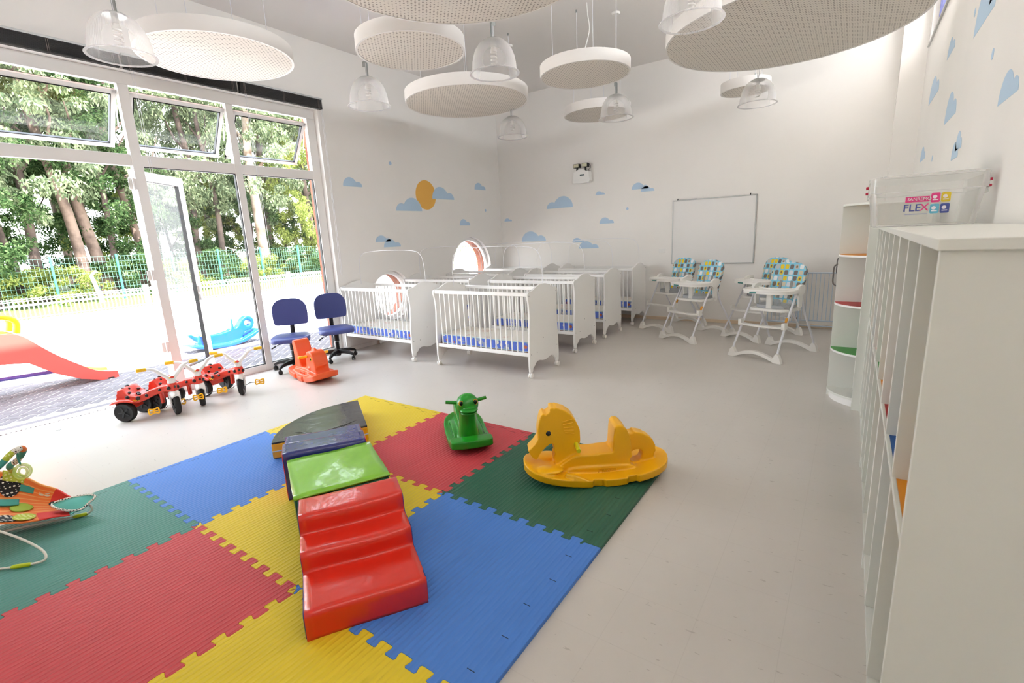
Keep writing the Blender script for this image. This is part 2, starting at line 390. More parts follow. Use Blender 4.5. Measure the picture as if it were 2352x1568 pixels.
def sash(y0, y1):
    r = bpy.data.objects.new('awning_sash', None); COL.objects.link(r); r.parent = win; r.location = (-2.29, 0, 3.225); r.rotation_euler = (0, HOP, 0)
    y0 += .006; y1 -= .006; hh = .60; t_ = .042
    f = MB()
    for a, b_ in (((-.022, y0, -t_), (.022, y1, 0)), ((-.022, y0, -hh), (.022, y1, -hh+t_)), ((-.022, y0, -hh), (.022, y0+t_, 0)), ((-.022, y1-t_, -hh), (.022, y1, 0))): f.b2(a, b_)
    part('sash_frame', f, FRAMEW, r, bevel=.003)
    gk = MB()
    for a, b_ in (((-.012, y0+t_, -t_-.008), (.026, y1-t_, -t_)), ((-.012, y0+t_, -hh+t_), (.026, y1-t_, -hh+t_+.008)), ((-.012, y0+t_, -hh+t_), (.026, y0+t_+.008, -t_)), ((-.012, y1-t_-.008, -hh+t_), (.026, y1-t_, -t_))): gk.b2(a, b_)
    for a, b_ in (((-.034, y1-.012, -hh), (-.022, y1, 0)), ((-.034, y0, -.012), (-.022, y1, 0))): gk.b2(a, b_)
    part('gasket', gk, GASK, r, smooth=False)
    part('pane', MB().b2((-.003, y0+t_, -hh+t_), (.001, y1-t_, -t_)), GLASS, r, smooth=False)
    ym = (y0+y1)/2
    l = MB().box((.032, ym, -hh+.02), (.02, .05, .024)); l.tube([(.04, ym, -hh+.02), (.055, ym+.035, -hh+.035), (.06, ym+.075, -hh+.05)], [.009, .008, .007], 8)
    part('latch', l, FRAMEW, r)
    for y in (y0, y1):
        part('stay_arm', MB().box((.05, y, -.20), (.006, .012, .30), mat=Matrix.Rotation(-RD(20), 3, 'Y')), FRAMEW, r)
sash(-.745, .215); sash(.298, 1.275); sash(-2.70, -.84)

# ---- open glazed door leaf, hinged on the mullion
dr = sroot('door_1', (-2.335, -.845, 0)); dl = MB(); DW, DH = .84, 2.46
dang = math.atan2(.62, -.46)
dr.rotation_euler = (0, 0, dang)
def dbox(name, a, b_): return struct(name, MB().b2(a, b_), FRAMEW, dr, bevel=.004)
dbox('stile', (0, -.022, .03), (.10, .022, DH)); dbox('stile', (DW-.10, -.022, .03), (DW, .022, DH))
dbox('top_rail', (.10, -.022, DH-.10), (DW-.10, .022, DH)); dbox('bottom_rail', (.10, -.022, .03), (DW-.10, .022, .22))
struct('door_pane', MB().b2((.10, -.003, .22), (DW-.10, .003, DH-.10)), GLASS, dr, smooth=False)
gm = MB()
for a, b_ in (((.10, -.024, .22), (.107, .024, DH-.1)), ((DW-.107, -.024, .22), (DW-.10, .024, DH-.1)), ((.10, -.024, .22), (DW-.1, .024, .227)), ((.10, -.024, DH-.107), (DW-.1, .024, DH-.1))): gm.b2(a, b_)
struct('gasket', gm, GASK, dr, smooth=False)
hm = MB().b2((DW-.085, -.05, .98), (DW-.045, -.022, 1.16)); hm.tube([(DW-.065, -.035, 1.07), (DW-.065, -.07, 1.07), (DW-.16, -.072, 1.07)], .01, 8)
hm.b2((DW-.085, .022, .98), (DW-.045, .05, 1.16)); hm.tube([(DW-.065, .035, 1.07), (DW-.065, .07, 1.07), (DW-.16, .072, 1.07)], .01, 8)
struct('door_handle', hm, FRAMEW, dr)
for z in (.55, 1.35, 2.30):
    struct('hinge', MB().cyl((-2.22, -.87, z-.06), (-2.22, -.87, z+.06), .012, 10).box((-2.235, -.85, z), (.006, .05, .11)).box((-2.235, -.89, z), (.006, .04, .11)), FRAMEW, win)
# left leaf of the double door folded back outside, hinged on the far mullion is out of the picture

# ---- round windows
for n, (yc, zc, r_) in ((2, WIN1), (3, WIN2)):
    rw = sroot('window_%d' % n, (-2.262, yc, zc))
    struct('round_frame', MB().lathe([(r_-.005, -.03), (r_-.005, .03), (r_-.055, .03), (r_-.06, .02), (r_-.06, -.03), (r_-.005, -.03)], 56, axis='X', capb=False), FRAMEW, rw)
    struct('pane', MB().lathe([(r_-.055, -.003), (r_-.055, .003)], 40, axis='X'), GLASS, rw, smooth=False)
# ---- clerestory in the right wall
cw = sroot('window_4')
fm = MB()
for a, b_ in (((XR+.06, -4.9, 3.58), (XR+.12, 5.22, 3.63)), ((XR+.06, -4.9, 4.15), (XR+.12, 5.22, 4.2))): struct('rail', MB().b2(a, b_), FRAMEW, cw, bevel=.003)
struct('sill_strip', MB().b2((XR-.02, -4.9, 3.562), (XR+.06, 5.22, 3.582)), ALU, cw, bevel=.003)
for k in range(10):
    y = 5.19-k*1.1
    struct('mullion', MB().b2((XR+.055, y-.025, 3.6), (XR+.125, y+.025, 4.18)), FRAMEW, cw, bevel=.003)
    struct('gasket', MB().b2((XR+.05, y-.06, 3.63), (XR+.10, y-.05, 4.15)).b2((XR+.05, y-.30, 3.63), (XR+.10, y-.29, 4.15)), M('blue_grey_gasket', (.28, .29, .45), .5) if k == 0 else MATS['blue_grey_gasket'], cw, smooth=False)
    struct('pane', MB().b2((XR+.088, y-1.075, 3.63), (XR+.092, y-.025, 4.15)), GLASS, cw, smooth=False)

# ---- raised dark blinds above the window, with their cords
def blind(y0, y1, label, cords):
    t_ = thing('venetian_blind', label, 'blind', (X1, (y0+y1)/2, 3.40), group='raised dark blinds over the big window'); L = (y1-y0)/2
    part('head_rail', MB().b2((.004, -L, .115), (.058, L, .135)), ALU, t_, bevel=.002)
    sl = MB()
    for k in range(15): sl.b2((.006, -L+.01, .006+k*.0072), (.056, L-.01, .0105+k*.0072))
    s_ = part('slat_stack', sl, BLIND, t_, smooth=False); s_['kind'] = 'stuff'
    part('bottom_rail', MB().b2((.006, -L+.01, -.004), (.056, L-.01, .006)), BLIND, t_, bevel=.002)
    n = max(2, int((y1-y0)/.42)+1)
    for k in range(n):
        y = -L+.06+(2*L-.12)*k/(n-1)
        tp = MB().b2((.056, y-.010, -.002), (.059, y-.004, .115)).b2((.056, y+.004, -.002), (.059, y+.010, .115))
        part('ladder_tape', tp, TAPE, t_, smooth=False)
    for (yy, zl) in cords:
        part('cord', MB().tube([(.05, yy-L_, z_) for L_, z_ in ((0, .12), (0, -.5), (.0, -1.6), (.002, zl))]+[(.05, yy+.012, zl-.07), (.05, yy+.022, zl), (.05, yy+.02, -1.2), (.05, yy+.018, .12)], .0022, 6), METW, t_)
    return t_
blind(.34, 1.46, 'rightmost raised dark blind, above the narrow fixed window bay', [(.53, -2.2), (-.50, -1.9)])
blind(-.80, .325, 'middle raised dark blind, between its two shorter neighbours', [(-.50, -2.35)])
blind(-2.85, -.815, 'longest raised dark blind, above the open doorway', [])

# ---- decals on the walls (thin vinyl prints)
DT = .0015
def cloud_outline(w_, h_, flip=False, double=False):
    pts = [(0, 0), (w_, 0)]
    n = 14; o = []
    rb, rs = .37*w_, .21*w_; cb, cs = .37*w_, .79*w_
    for k in range(201):
        x = w_*k/200; z = 0
        if abs(x-cb) < rb: z = max(z, h_*math.sqrt(max(0, 1-((x-cb)/rb)**2)))
        if abs(x-cs) < rs: z = max(z, .56*h_*math.sqrt(max(0, 1-((x-cs)/rs)**2)))
        o.append((x, z))
    o[0] = (0, 0); o[-1] = (w_, 0)
    if flip: o = [(w_-x, z) for x, z in o][::-1]
    return o
def cloud(label, plane, a0, z0, w_, h_, flip=False, more=None, grp='light blue cloud stickers'):
    mb = MB()
    for (a_, z_, ww, hh, fl) in [(0, 0, w_, h_, flip)]+(more or []):
        ol = [(a0+a_+x, z0+z_+z) for x, z in cloud_outline(ww, hh, fl)]
        if plane == 'L': mb.prism(ol, X1+.0002, X1+DT, 'YZ')
        elif plane == 'B': mb.prism(ol, Y1-.0002, Y1-DT, 'XZ')
        else: mb.prism(ol, XR-.0002, XR-DT, 'YZ')
    o = part('cloud_sticker', mb, CLOUD, smooth=False); return tag(o, label, 'wall sticker', grp)
def dot(label, plane, a, z, r):
    mb = MB(); ol = circ(a, z, r, 20)
    if plane == 'L': mb.prism(ol, X1+.0002, X1+DT, 'YZ')
    elif plane == 'B': mb.prism(ol, Y1-.0002, Y1-DT, 'XZ')
    else: mb.prism(ol, XR-.0002, XR-DT, 'YZ')
    return tag(part('dot_sticker', mb, CLOUD, smooth=False), label, 'wall sticker', 'small blue dot stickers')
tag(part('sun_sticker', MB().prism(circ(3.373, 2.353, .246, 64), X1+.0001, X1+.0008, 'YZ'), SUNY, smooth=False), 'round amber sun sticker between two blue clouds', 'wall sticker')
cloud('blue cloud sticker nearest the big window, left of the sun', 'L', 1.682, 2.413, .343, .13)
cloud('blue cloud sticker overlapping the lower left of the amber sun', 'L', 2.657, 2.080, .59, .215, True)
cloud('blue cloud sticker overlapping the right edge of the amber sun', 'L', 3.526, 2.296, .578, .212)
cloud('small blue cloud sticker right of the sun, near the wall corner', 'L', 4.73, 2.515, .35, .128)
cloud('small blue cloud sticker just above the larger round window', 'L', 4.216, 1.832, .31, .118)
cloud('double blue cloud sticker above the hoop of the crib by the chairs', 'L', 2.172, 1.597, .31, .097, False, [(.155, -.09, .36, .125, False)])
dot('tiny blue dot sticker high above the sun, beside the window', 'L', 2.624, 2.808, .027)
dot('tiny blue dot sticker between the sun and the wall corner', 'L', 5.04, 2.122, .026)
cloud('big blue cloud sticker below the emergency light', 'B', -1.029, 2.078, .578, .215, True)
cloud('small blue cloud sticker right below the emergency light', 'B', .021, 2.252, .182, .064)
cloud('double blue cloud sticker left above the whiteboard', 'B', .714, 2.284, .30, .11, False, [(.167, -.05, .24, .09, False)])
cloud('blue cloud sticker left of the whiteboard at mid height', 'B', .094, 1.733, .285, .11)
dot('tiny blue dot sticker left of the whiteboard top corner', 'B', .635, 1.968, .024)
cloud('blue cloud sticker right of the larger round window, above the cribs', 'B', -1.649, 1.465, .577, .20)
cloud('double blue cloud sticker low on the back wall above the cribs', 'B', -.476, 1.41, .26, .087, False, [(.138, -.118, .41, .135, False)])
cloud('smallest blue cloud sticker right beside the room corner', 'B', -2.066, 1.895, .19, .062)
cloud('blue cloud sticker on the right wall above the storage box', 'R', .30, 2.115, .40, .14, True)
cloud('blue cloud sticker topmost on the right wall', 'R', 1.20, 2.745, .64, .24, True, [(-.1, .06, .3, .12, True)])
cloud('tallest looking blue cloud sticker midway along the right wall', 'R', 2.22, 2.335, .60, .22, True)
cloud('blue cloud sticker on the right wall near the column', 'R', 3.6, 2.77, .82, .225, True)
cloud('thin blue cloud sticker under the clerestory sill', 'R', 2.8, 2.94, .42, .14, True)
cloud('low double blue cloud sticker on the right wall', 'R', 1.72, 2.03, .26, .13, True, [(.11, -.05, .3, .12, True)])
cloud('blue cloud sticker just above the quarter shelf', 'R', 4.1, 2.19, .5, .15, True)
dot('tiny blue dot sticker low on the right wall above the quarter shelf', 'R', 3.40, 2.12, .03)
dot('tiny blue dot sticker high on the right wall', 'R', 1.93, 2.93, .03)
dot('tiny blue dot sticker on the right wall nearest the camera', 'R', 1.05, 2.45, .03)

# ---- whiteboard, switch plate, emergency light
wb = thing('whiteboard', 'blank whiteboard in a thin aluminium frame behind the high chairs', 'whiteboard', (2.085, Y1, .985))
part('panel', MB().b2((-.63, -.014, .01), (.63, -.002, 1.045)), M('whiteboard_enamel', (.93, .925, .92), .2), wb, smooth=False)
for a, b_ in (((-.645, -.02, 0), (.645, 0, .016)), ((-.645, -.02, 1.04), (.645, 0, 1.056)), ((-.645, -.02, 0), (-.63, 0, 1.056)), ((.63, -.02, 0), (.645, 0, 1.056))): part('frame_rail', MB().b2(a, b_), ALU, wb, bevel=.002)
part('marker_tray', MB().b2((-.55, -.035, 1.05), (-.25, -.005, 1.062)), ALU, wb, bevel=.003)
for x in (-.56, .55): part('hook', MB().b2((x-.006, -.02, 1.05), (x+.006, -.004, 1.08)), BLK, wb)
sw = thing('light_switch', 'white wall switch plate left of the whiteboard', 'switch', (1.27, Y1, 1.215))
part('plate', MB().b2((-.055, -.009, -.035), (.055, 0, .035)), WHITE, sw, bevel=.004); part('rocker', MB().b2((-.012, -.014, -.018), (.012, -.008, .018)), WHITE, sw, bevel=.002)
el = thing('emergency_light', 'white emergency light box with two black lamps high on the back wall', 'emergency light', (-.215, Y1, 2.49))
part('case', MB().prism(smooth_loop([(-.155, 0), (.155, 0), (.16, .10), (.155, .19), (.10, .20), (.05, .235), (-.05, .235), (-.10, .20), (-.155, .19), (-.16, .1)], 3), -.12, 0, 'XZ'), WHITE, el, bevel=.008)
part('label', MB().b2((-.02, -.122, .12), (.07, -.1195, .145)), M('teal_label', (.2, .3, .33), .5), el); part('sticker', MB().b2((-.05, -.121, .04), (.07, -.1195, .11)), WHITE, el)
for x in (-.085, .085):
    h_ = part('lamp_head', MB().b2((x-.06, -.13, .265), (x+.06, -.05, .335)).cyl((x, -.09, .20), (x, -.09, .27), .018, 10), BLK, el, bevel=.006)
    part('lens', MB().b2((x-.052, -.134, .272), (x+.045, -.129, .328)), M('lens_glass', (.80, .79, .68), .15), h_, bevel=.002)
part('cable', MB().tube([(.12, -.08, .33), (.165, -.06, .30), (.17, -.05, .25), (.12, -.07, .21)], .004, 6), BLK, el)

# ================================================================== CEILING: baffles and pendant lamps
def baffle(label, x, y, r, z=3.40, th=.125):
    t_ = thing('ceiling_baffle', label, 'ceiling panel', (x, y, z), group='round perforated ceiling panels')
    n = 72
    part('rim_band', MB().lathe([(r-.02, .012), (r-.02, -.0), (r, 0), (r, th), (r-.02, th), (r-.02, .03)], n, capb=False), BAFW, t_)
    part('perforated_board', MB().lathe([(r-.012, .003), (r-.012, .016)], n), PERF, t_, smooth=False)
    part('top_board', MB().lathe([(r-.03, th-.03), (r-.03, th-.02)], 40), BAFW, t_, smooth=False)
    for k in range(4):
        a = RD(40+90*k); px, py = .72*r*cos(a), .72*r*sin(a)
        wi = part('wire', MB().cyl((px, py, th-.02), (px, py, ZC-z), .0035, 6), METW, t_)
        part('clip', MB().cyl((px, py, th-.02), (px, py, th+.035), .011, 8).cyl((px, py, ZC-z-.03), (px, py, ZC-z), .012, 8), STEEL, wi)
baffle('small perforated disc panel above the sun sticker wall, left of a clear lamp', .25, .84, .53)
baffle('wide perforated disc panel hanging nearest the sun sticker, below its neighbours', -.52, 2.63, .84, th=.14)
baffle('small perforated disc panel hung by white wires near the ceiling rose', 1.22, 2.72, .53)
baffle('perforated disc panel partly behind a clear lamp, near the back wall', .49, 4.64, .52)
baffle('smallest perforated disc panel, far right near the back wall', 2.59, 4.95, .32)
baffle('perforated disc panel cut off by the top edge of the photo', 1.68, -.14, 1.04)
baffle('largest perforated disc panel, by the clerestory window', 3.30, 2.94, 1.14)
baffle('perforated disc panel in front of the dark blinds', -1.23, -.30, .68)

def make_lamp(label, x, y, rz, cord_bow=0):
    z = 3.02
    t_ = thing('pendant_lamp', label, 'pendant lamp', (x, y, z), rz, 'clear bell pendant lamps')
    sh = MB().lathe([(.225, .004), (.226, 0), (.21, .006), (.203, .03), (.198, .085), (.187, .14), (.166, .195), (.134, .24), (.098, .268), (.062, .282)], 56, capb=False)
    part('lamp_shade', sh, PRISM, t_)
    part('rim', MB().lathe([(.205, .004), (.224, .006), (.227, .002), (.224, -.003), (.205, .0)], 56, capb=False), PRISM, t_)
    part('collar', MB().lathe([(.075, .270), (.072, .282), (.03, .292), (.012, .292)], 32), STEEL, t_)
    part('socket', MB().lathe([(.022, .20), (.022, .275)], 20), BULB, t_)
    bl = MB()
    bl.tube([(.024*cos(a*.55), .024*sin(a*.55), .193-.0028*a) for a in range(40)], .0075, 8); bl.lathe([(.03, .18), (.03, .20)], 18)
    part('bulb', bl, BULB, t_)
    hk = MB().b2((-.016, .012, .288), (.016, .015, .43)).b2((-.016, -.035, .427), (.016, .015, .43)).b2((-.016, -.035, .38), (.016, -.032, .43))
    part('hook_bracket', hk, STEEL, t_, smooth=False)
    cp = [(0, 0, .29), (.004, -.006, .40), (.002, -.002, .46), (cord_bow, 0, .70), (-cord_bow*.6, 0, .95), (0, 0, ZC-z)]
    part('cord', MB().tube(smooth_loop(cp, 4, False), .0035, 6), METW, t_)
    part('ceiling_rose', MB().lathe([(.055, ZC-z), (.055, ZC-z-.008), (.045, ZC-z-.022), (.006, ZC-z-.026)], 28), WHITE, t_)
    return t_
l0 = make_lamp('clear bell lamp nearest the dark blinds, biggest in the photo', -.587, -1.337, RD(35))
for lab, x, y, rz in (('clear bell lamp in front of the wide lower disc panel', 1.206, .904, RD(60)), ('clear bell lamp hanging below the small disc panel, near the window jamb', -.406, .811, RD(15)),
    ('clear bell lamp furthest from the camera, hanging at the wall corner', -.289, 3.372, RD(95)), ('clear bell lamp in front of the disc panel by the back wall', 1.319, 3.417, RD(10)),
    ('clear bell lamp in front of the smallest disc panel, far right', 2.891, 4.06, RD(100)), ('clear bell lamp cut by the top edge beside the largest disc panel', 2.917, .975, RD(40))):
    dup(l0, lab, (x, y, 3.02), rz)
cable = part('power_cable', MB().tube(smooth_loop([(1.12, 2.9, 3.50), (1.13, 2.9, 3.72), (1.19, 2.92, 3.95), (1.17, 2.92, 4.12), (1.16, 2.92, ZC)], 5, False), .006, 8), WHITE)
tag(cable, 'loose white power cable running down to the small disc panel near the ceiling rose', 'cable')

# ================================================================== RIGHT SIDE: cubbies, quarter shelf, wardrobe, bins
SHC = {k: M(k+'_shelf', c, .45) for k, c in dict(orange=(.93, .60, .06), blue=(.10, .36, .66), red=(.75, .16, .18), green=(.28, .62, .28)).items()}
HC = 1.525
def cubby(y0, cols, label):
    L = 1.14; D = XR-XL-.008
    t_ = thing('cubby_unit', label, 'shelving', (XL, y0, 0), group='white cubby units along the right wall')
    th = .02
    part('side_panel', MB().b2((0, 0, .0), (D, th, HC-.025)), LAM, t_, bevel=.0015); part('side_panel', MB().b2((0, L-th, .0), (D, L, HC-.025)), LAM, t_, bevel=.0015)
    part('back_panel', MB().b2((D-.012, th, .06), (D, L-th, HC-.025)), LAM, t_, smooth=False)
    part('bottom_board', MB().b2((.004, th, .055), (D-.012, L-th, .075)), LAM, t_, bevel=.001)
    part('plinth', MB().b2((.012, th, 0), (.03, L-th, .055)), LAM, t_, smooth=False)
    cw_ = (L-2*th-2*.018)/3
    for k in range(3):
        ya = th+k*(cw_+.018)
        if k: part('divider', MB().b2((.001, ya-.018, .075), (D-.012, ya, HC-.025)), LAM, t_, bevel=.0015)
        s_ = part('shelf', MB().b2((.012, ya, .787), (D-.012, ya+cw_, .802)), SHC[cols[k]], t_, smooth=False, label=cols[k]+' middle shelf')
        part('edge_strip', MB().b2((.001, ya, .784), (.012, ya+cw_, .804)), LAM, s_, bevel=.001)
    return t_
cubby(-1.62, ('orange', 'blue', 'red'), 'white cubby unit nearest the camera, its tall end panel in view')
cubby(-.48, ('orange', 'green', 'red'), 'middle white cubby unit with orange, green and red shelves')
cubby(.66, ('blue', 'orange', 'green'), 'white cubby unit furthest from the camera, beside the quarter shelf')
wt = MB().b2((XL-.006, -1.632, HC-.025), (XR-.006, 1.80, HC))
tag(part('worktop', wt, LAM, bevel=.002), 'continuous white top board over the three cubby units', 'worktop')
tag(part('filler_panel', MB().b2((4.098, 1.802, 0), (XR-.006, 1.835, HC)), LAM, bevel=.002), 'narrow white end panel between the cubbies and the quarter shelf', 'panel')

qs = thing('quarter_shelf', 'tall white quarter-round shelf with orange, red and green shelves', 'shelf', (4.25, 2.18, 0))
def quarter(z0, z1, r, name, mat, label=None, ins=0):
    n = 20; pts = [(.22, 0), (-r, 0)]+[(-r*cos(a), -r*sin(a)*.985) for a in [pi/2*k/n for k in range(1, n+1)]]+[(.22, -r*.985)]
    return part(name, MB().prism(pts, z0, z1, 'XY'), mat, qs, bevel=.0015, label=label)
R_ = .342
part('back_panel', MB().b2((-R_, 0, .0), (.22, .018, 1.705)), LAM, qs, bevel=.001)
part('side_panel', MB().b2((.22, -R_, 0), (.238, .018, 1.705)), LAM, qs, bevel=.001)
quarter(0, .062, R_-.02, 'plinth', WHITE)
quarter(.062, .082, R_, 'bottom_board', LAM)
for z, c in ((.46, 'green'), (.872, 'red'), (1.29, 'orange')):
    quarter(z-.018, z-.001, R_, 'shelf', WHITE)
    quarter(z-.001, z+.001, R_-.003, 'shelf_top', SHC[c], c+' shelf surface')
quarter(1.690, 1.708, R_, 'top_board', LAM)
wd = thing('wardrobe', 'white wardrobe behind the quarter shelf, only its door handle showing', 'wardrobe', (3.912, 2.20, 0))
part('carcass', MB().b2((.02, 0, 0), (.64, 1.2, 1.70)), LAM, wd, bevel=.002)
for y0 in (.003, .602):
    d_ = part('door', MB().b2((0, y0, .06), (.019, y0+.595, 1.69)), LAM, wd, bevel=.002)
    yh = .06 if y0 < .5 else 1.14
    part('handle', MB().tube(smooth_loop([(0, yh, 1.00), (-.03, yh, 1.025), (-.034, yh, 1.10), (-.03, yh, 1.175), (0, yh, 1.20)], 4, False), .006, 8), TAPE, d_)

INKP, INKB, INKY, INKC = M('print_pink', (.87, .25, .52), .5), M('print_navy', (.28, .33, .60), .5), M('print_yellow', (.87, .76, .22), .5), M('print_cyan', (.40, .70, .80), .5)
INKW = M('print_white', (.93, .9, .92), .5); LATCH = M('crimson_latch', (.75, .10, .25), .35)
def storage_box(label, x0, y0, z0, lx, ly, h, logo):
    t_ = thing('storage_box', label, 'storage box', (x0+lx/2, y0+ly/2, z0), group='clear storage boxes on the cubby top')
    def ring(z, k, n=6): return [(x, y, z) for x, y in rrect(0, 0, lx-k, ly-k, .045, n)]
    N = len(ring(0, 0)); prof = [(0, .055), (.006, .04), (h*.70, .012), (h*.72, -.012), (h*.9, -.012), (h, -.012), (h, .0), (h*.72, .0), (.01, .05)]
    vs = []; fs = []
    for z, k in prof: vs += ring(z, k)
    for i in range(len(prof)-1):
        for k in range(N): fs.append((i*N+k, i*N+(k+1) % N, (i+1)*N+(k+1) % N, (i+1)*N+k))
    fs.append(tuple(range(N))[::-1]); fs.append(tuple((len(prof)-1)*N+k for k in range(N)))
    b_ = MB(); b_.add(vs, fs); part('box_body', b_, BINP, t_)
    part('lid', MB().prism(rrect(0, 0, lx+.012, ly+.012, .05), h-.004, h+.008, 'XY').prism(rrect(0, 0, lx-.06, ly-.06, .04), h+.008, h+.016, 'XY'), BINP, t_, bevel=.002)
    for sx_ in (-1, 1):
        c_ = MB().box((sx_*(lx/2+.018), -ly*.32, h*.86), (.014, .06, .014)).box((sx_*(lx/2+.018), -ly*.32, h*.74), (.014, .06, .012))
        part('latch', c_, LATCH, t_, bevel=.003)
        part('clip', MB().b2((sx_*(lx/2+.010)-.003, -ly*.32-.045, h*.60), (sx_*(lx/2+.010)+.003, -ly*.32+.045, h*1.02)), BINP, t_, bevel=.002)
    if logo:
        yb = -ly/2+.0005
        def at(x, z): return Matrix.Translation((x-.03, yb+.0085*(1-z/(h*.72)), z)) @ Matrix.Rotation(RD(90+2.2), 4, 'X')
        st = MB(); part('logo_bar', st.b2((-.082, yb-.001, h*.49), (.015, yb+.006, h*.60)), INKP, t_)
        textmesh('SANREMO', .021, INKW, 'logo_text', t_, at(.004, h*.547) @ Matrix.Translation((0, 0, .004)))
        textmesh('FLE', .05, INKB, 'logo_text', t_, at(-.022, h*.37), bold=.0006); textmesh('X', .05, INKP, 'logo_text', t_, at(.028, h*.37), bold=.0006)
        textmesh('ORGANIZADOR MULTIUSO', .0075, INKB, 'logo_text', t_, at(-.004, h*.245))
        for (ix, iz, m_) in ((.038, h*.56, INKP), (.078, h*.56, INKY), (.038, h*.34, INKC), (.078, h*.34, INKB)):
            ic = part('logo_icon', MB().prism(rrect(ix, iz, .036, h*.19, .007), yb-.001, yb+.005, 'XZ'), m_, t_)
            part('icon_print', MB().prism(circ(ix-.003, iz+.004, .009, 14), yb-.002, yb, 'XZ').b2((ix-.011, yb-.002, iz-.013), (ix+.011, yb, iz-.008)), INKW, ic)
    return t_
storage_box('clear plastic storage box with red latches and a printed logo on the cubby top', 4.062, .35, HC+.001, .46, .62, .25, True)

# ================================================================== CRIBS
def mattress_mats():
    m = M('mattress_top_print', (.90, .885, .85), .8); t, b = nodes(m); o, v = objxyz(t)
    mp = t.nodes.new('ShaderNodeMapping'); mp.inputs['Scale'].default_value = (3.0, 3.0, 0); t.links.new(v, mp.inputs[0])
    vo = t.nodes.new('ShaderNodeTexVoronoi'); vo.inputs['Scale'].default_value = 1.35; vo.inputs['Randomness'].default_value = .6; t.links.new(mp.outputs[0], vo.inputs['Vector'])
    n = t.nodes.new('ShaderNodeTexNoise'); n.inputs['Scale'].default_value = 30; n.inputs['Detail'].default_value = 2; n.inputs['Distortion'].default_value = 1.5; t.links.new(v, n.inputs['Vector'])
    band = math_(t, 'LESS_THAN', math_(t, 'ABSOLUTE', math_(t, 'SUBTRACT', n.outputs['Fac'], .5)), .022)
    k = math_(t, 'MULTIPLY', math_(t, 'LESS_THAN', vo.outputs['Distance'], .33), band)
    sc = t.nodes.new('ShaderNodeSeparateColor'); t.links.new(vo.outputs['Color'], sc.inputs[0])
    ink = mixc(t, math_(t, 'GREATER_THAN', sc.outputs[0], .45), (.80, .42, .38), (.25, .27, .40))
    t.links.new(mixc(t, k, (.90, .885, .85), ink), b.inputs['Base Color'])
    m2 = M('mattress_side_print', (.42, .52, .86), .75); t, b = nodes(m2); o, v = objxyz(t)
    n = t.nodes.new('ShaderNodeTexVoronoi'); n.inputs['Scale'].default_value = 16; n.inputs['Randomness'].default_value = 1; t.links.new(v, n.inputs['Vector'])
    sc = t.nodes.new('ShaderNodeSeparateColor'); t.links.new(n.outputs['Color'], sc.inputs[0])
    blob = math_(t, 'MULTIPLY', math_(t, 'LESS_THAN', n.outputs['Distance'], .34), math_(t, 'GREATER_THAN', sc.outputs[1], .45))
    col = mixc(t, math_(t, 'GREATER_THAN', sc.outputs[0], .78), (.90, .89, .84), (.80, .45, .30))
    n3 = t.nodes.new('ShaderNodeTexNoise'); n3.inputs['Scale'].default_value = 5; t.links.new(v, n3.inputs['Vector'])
    base = mixc(t, math_(t, 'GREATER_THAN', n3.outputs['Fac'], .60), (.40, .51, .87), (.62, .67, .80))
    t.links.new(mixc(t, blob, base, col), b.inputs['Base Color'])
    return m, m2
MT, MS = mattress_mats()
PIPE = M('pale_aqua_piping', (.74, .86, .88), .7)
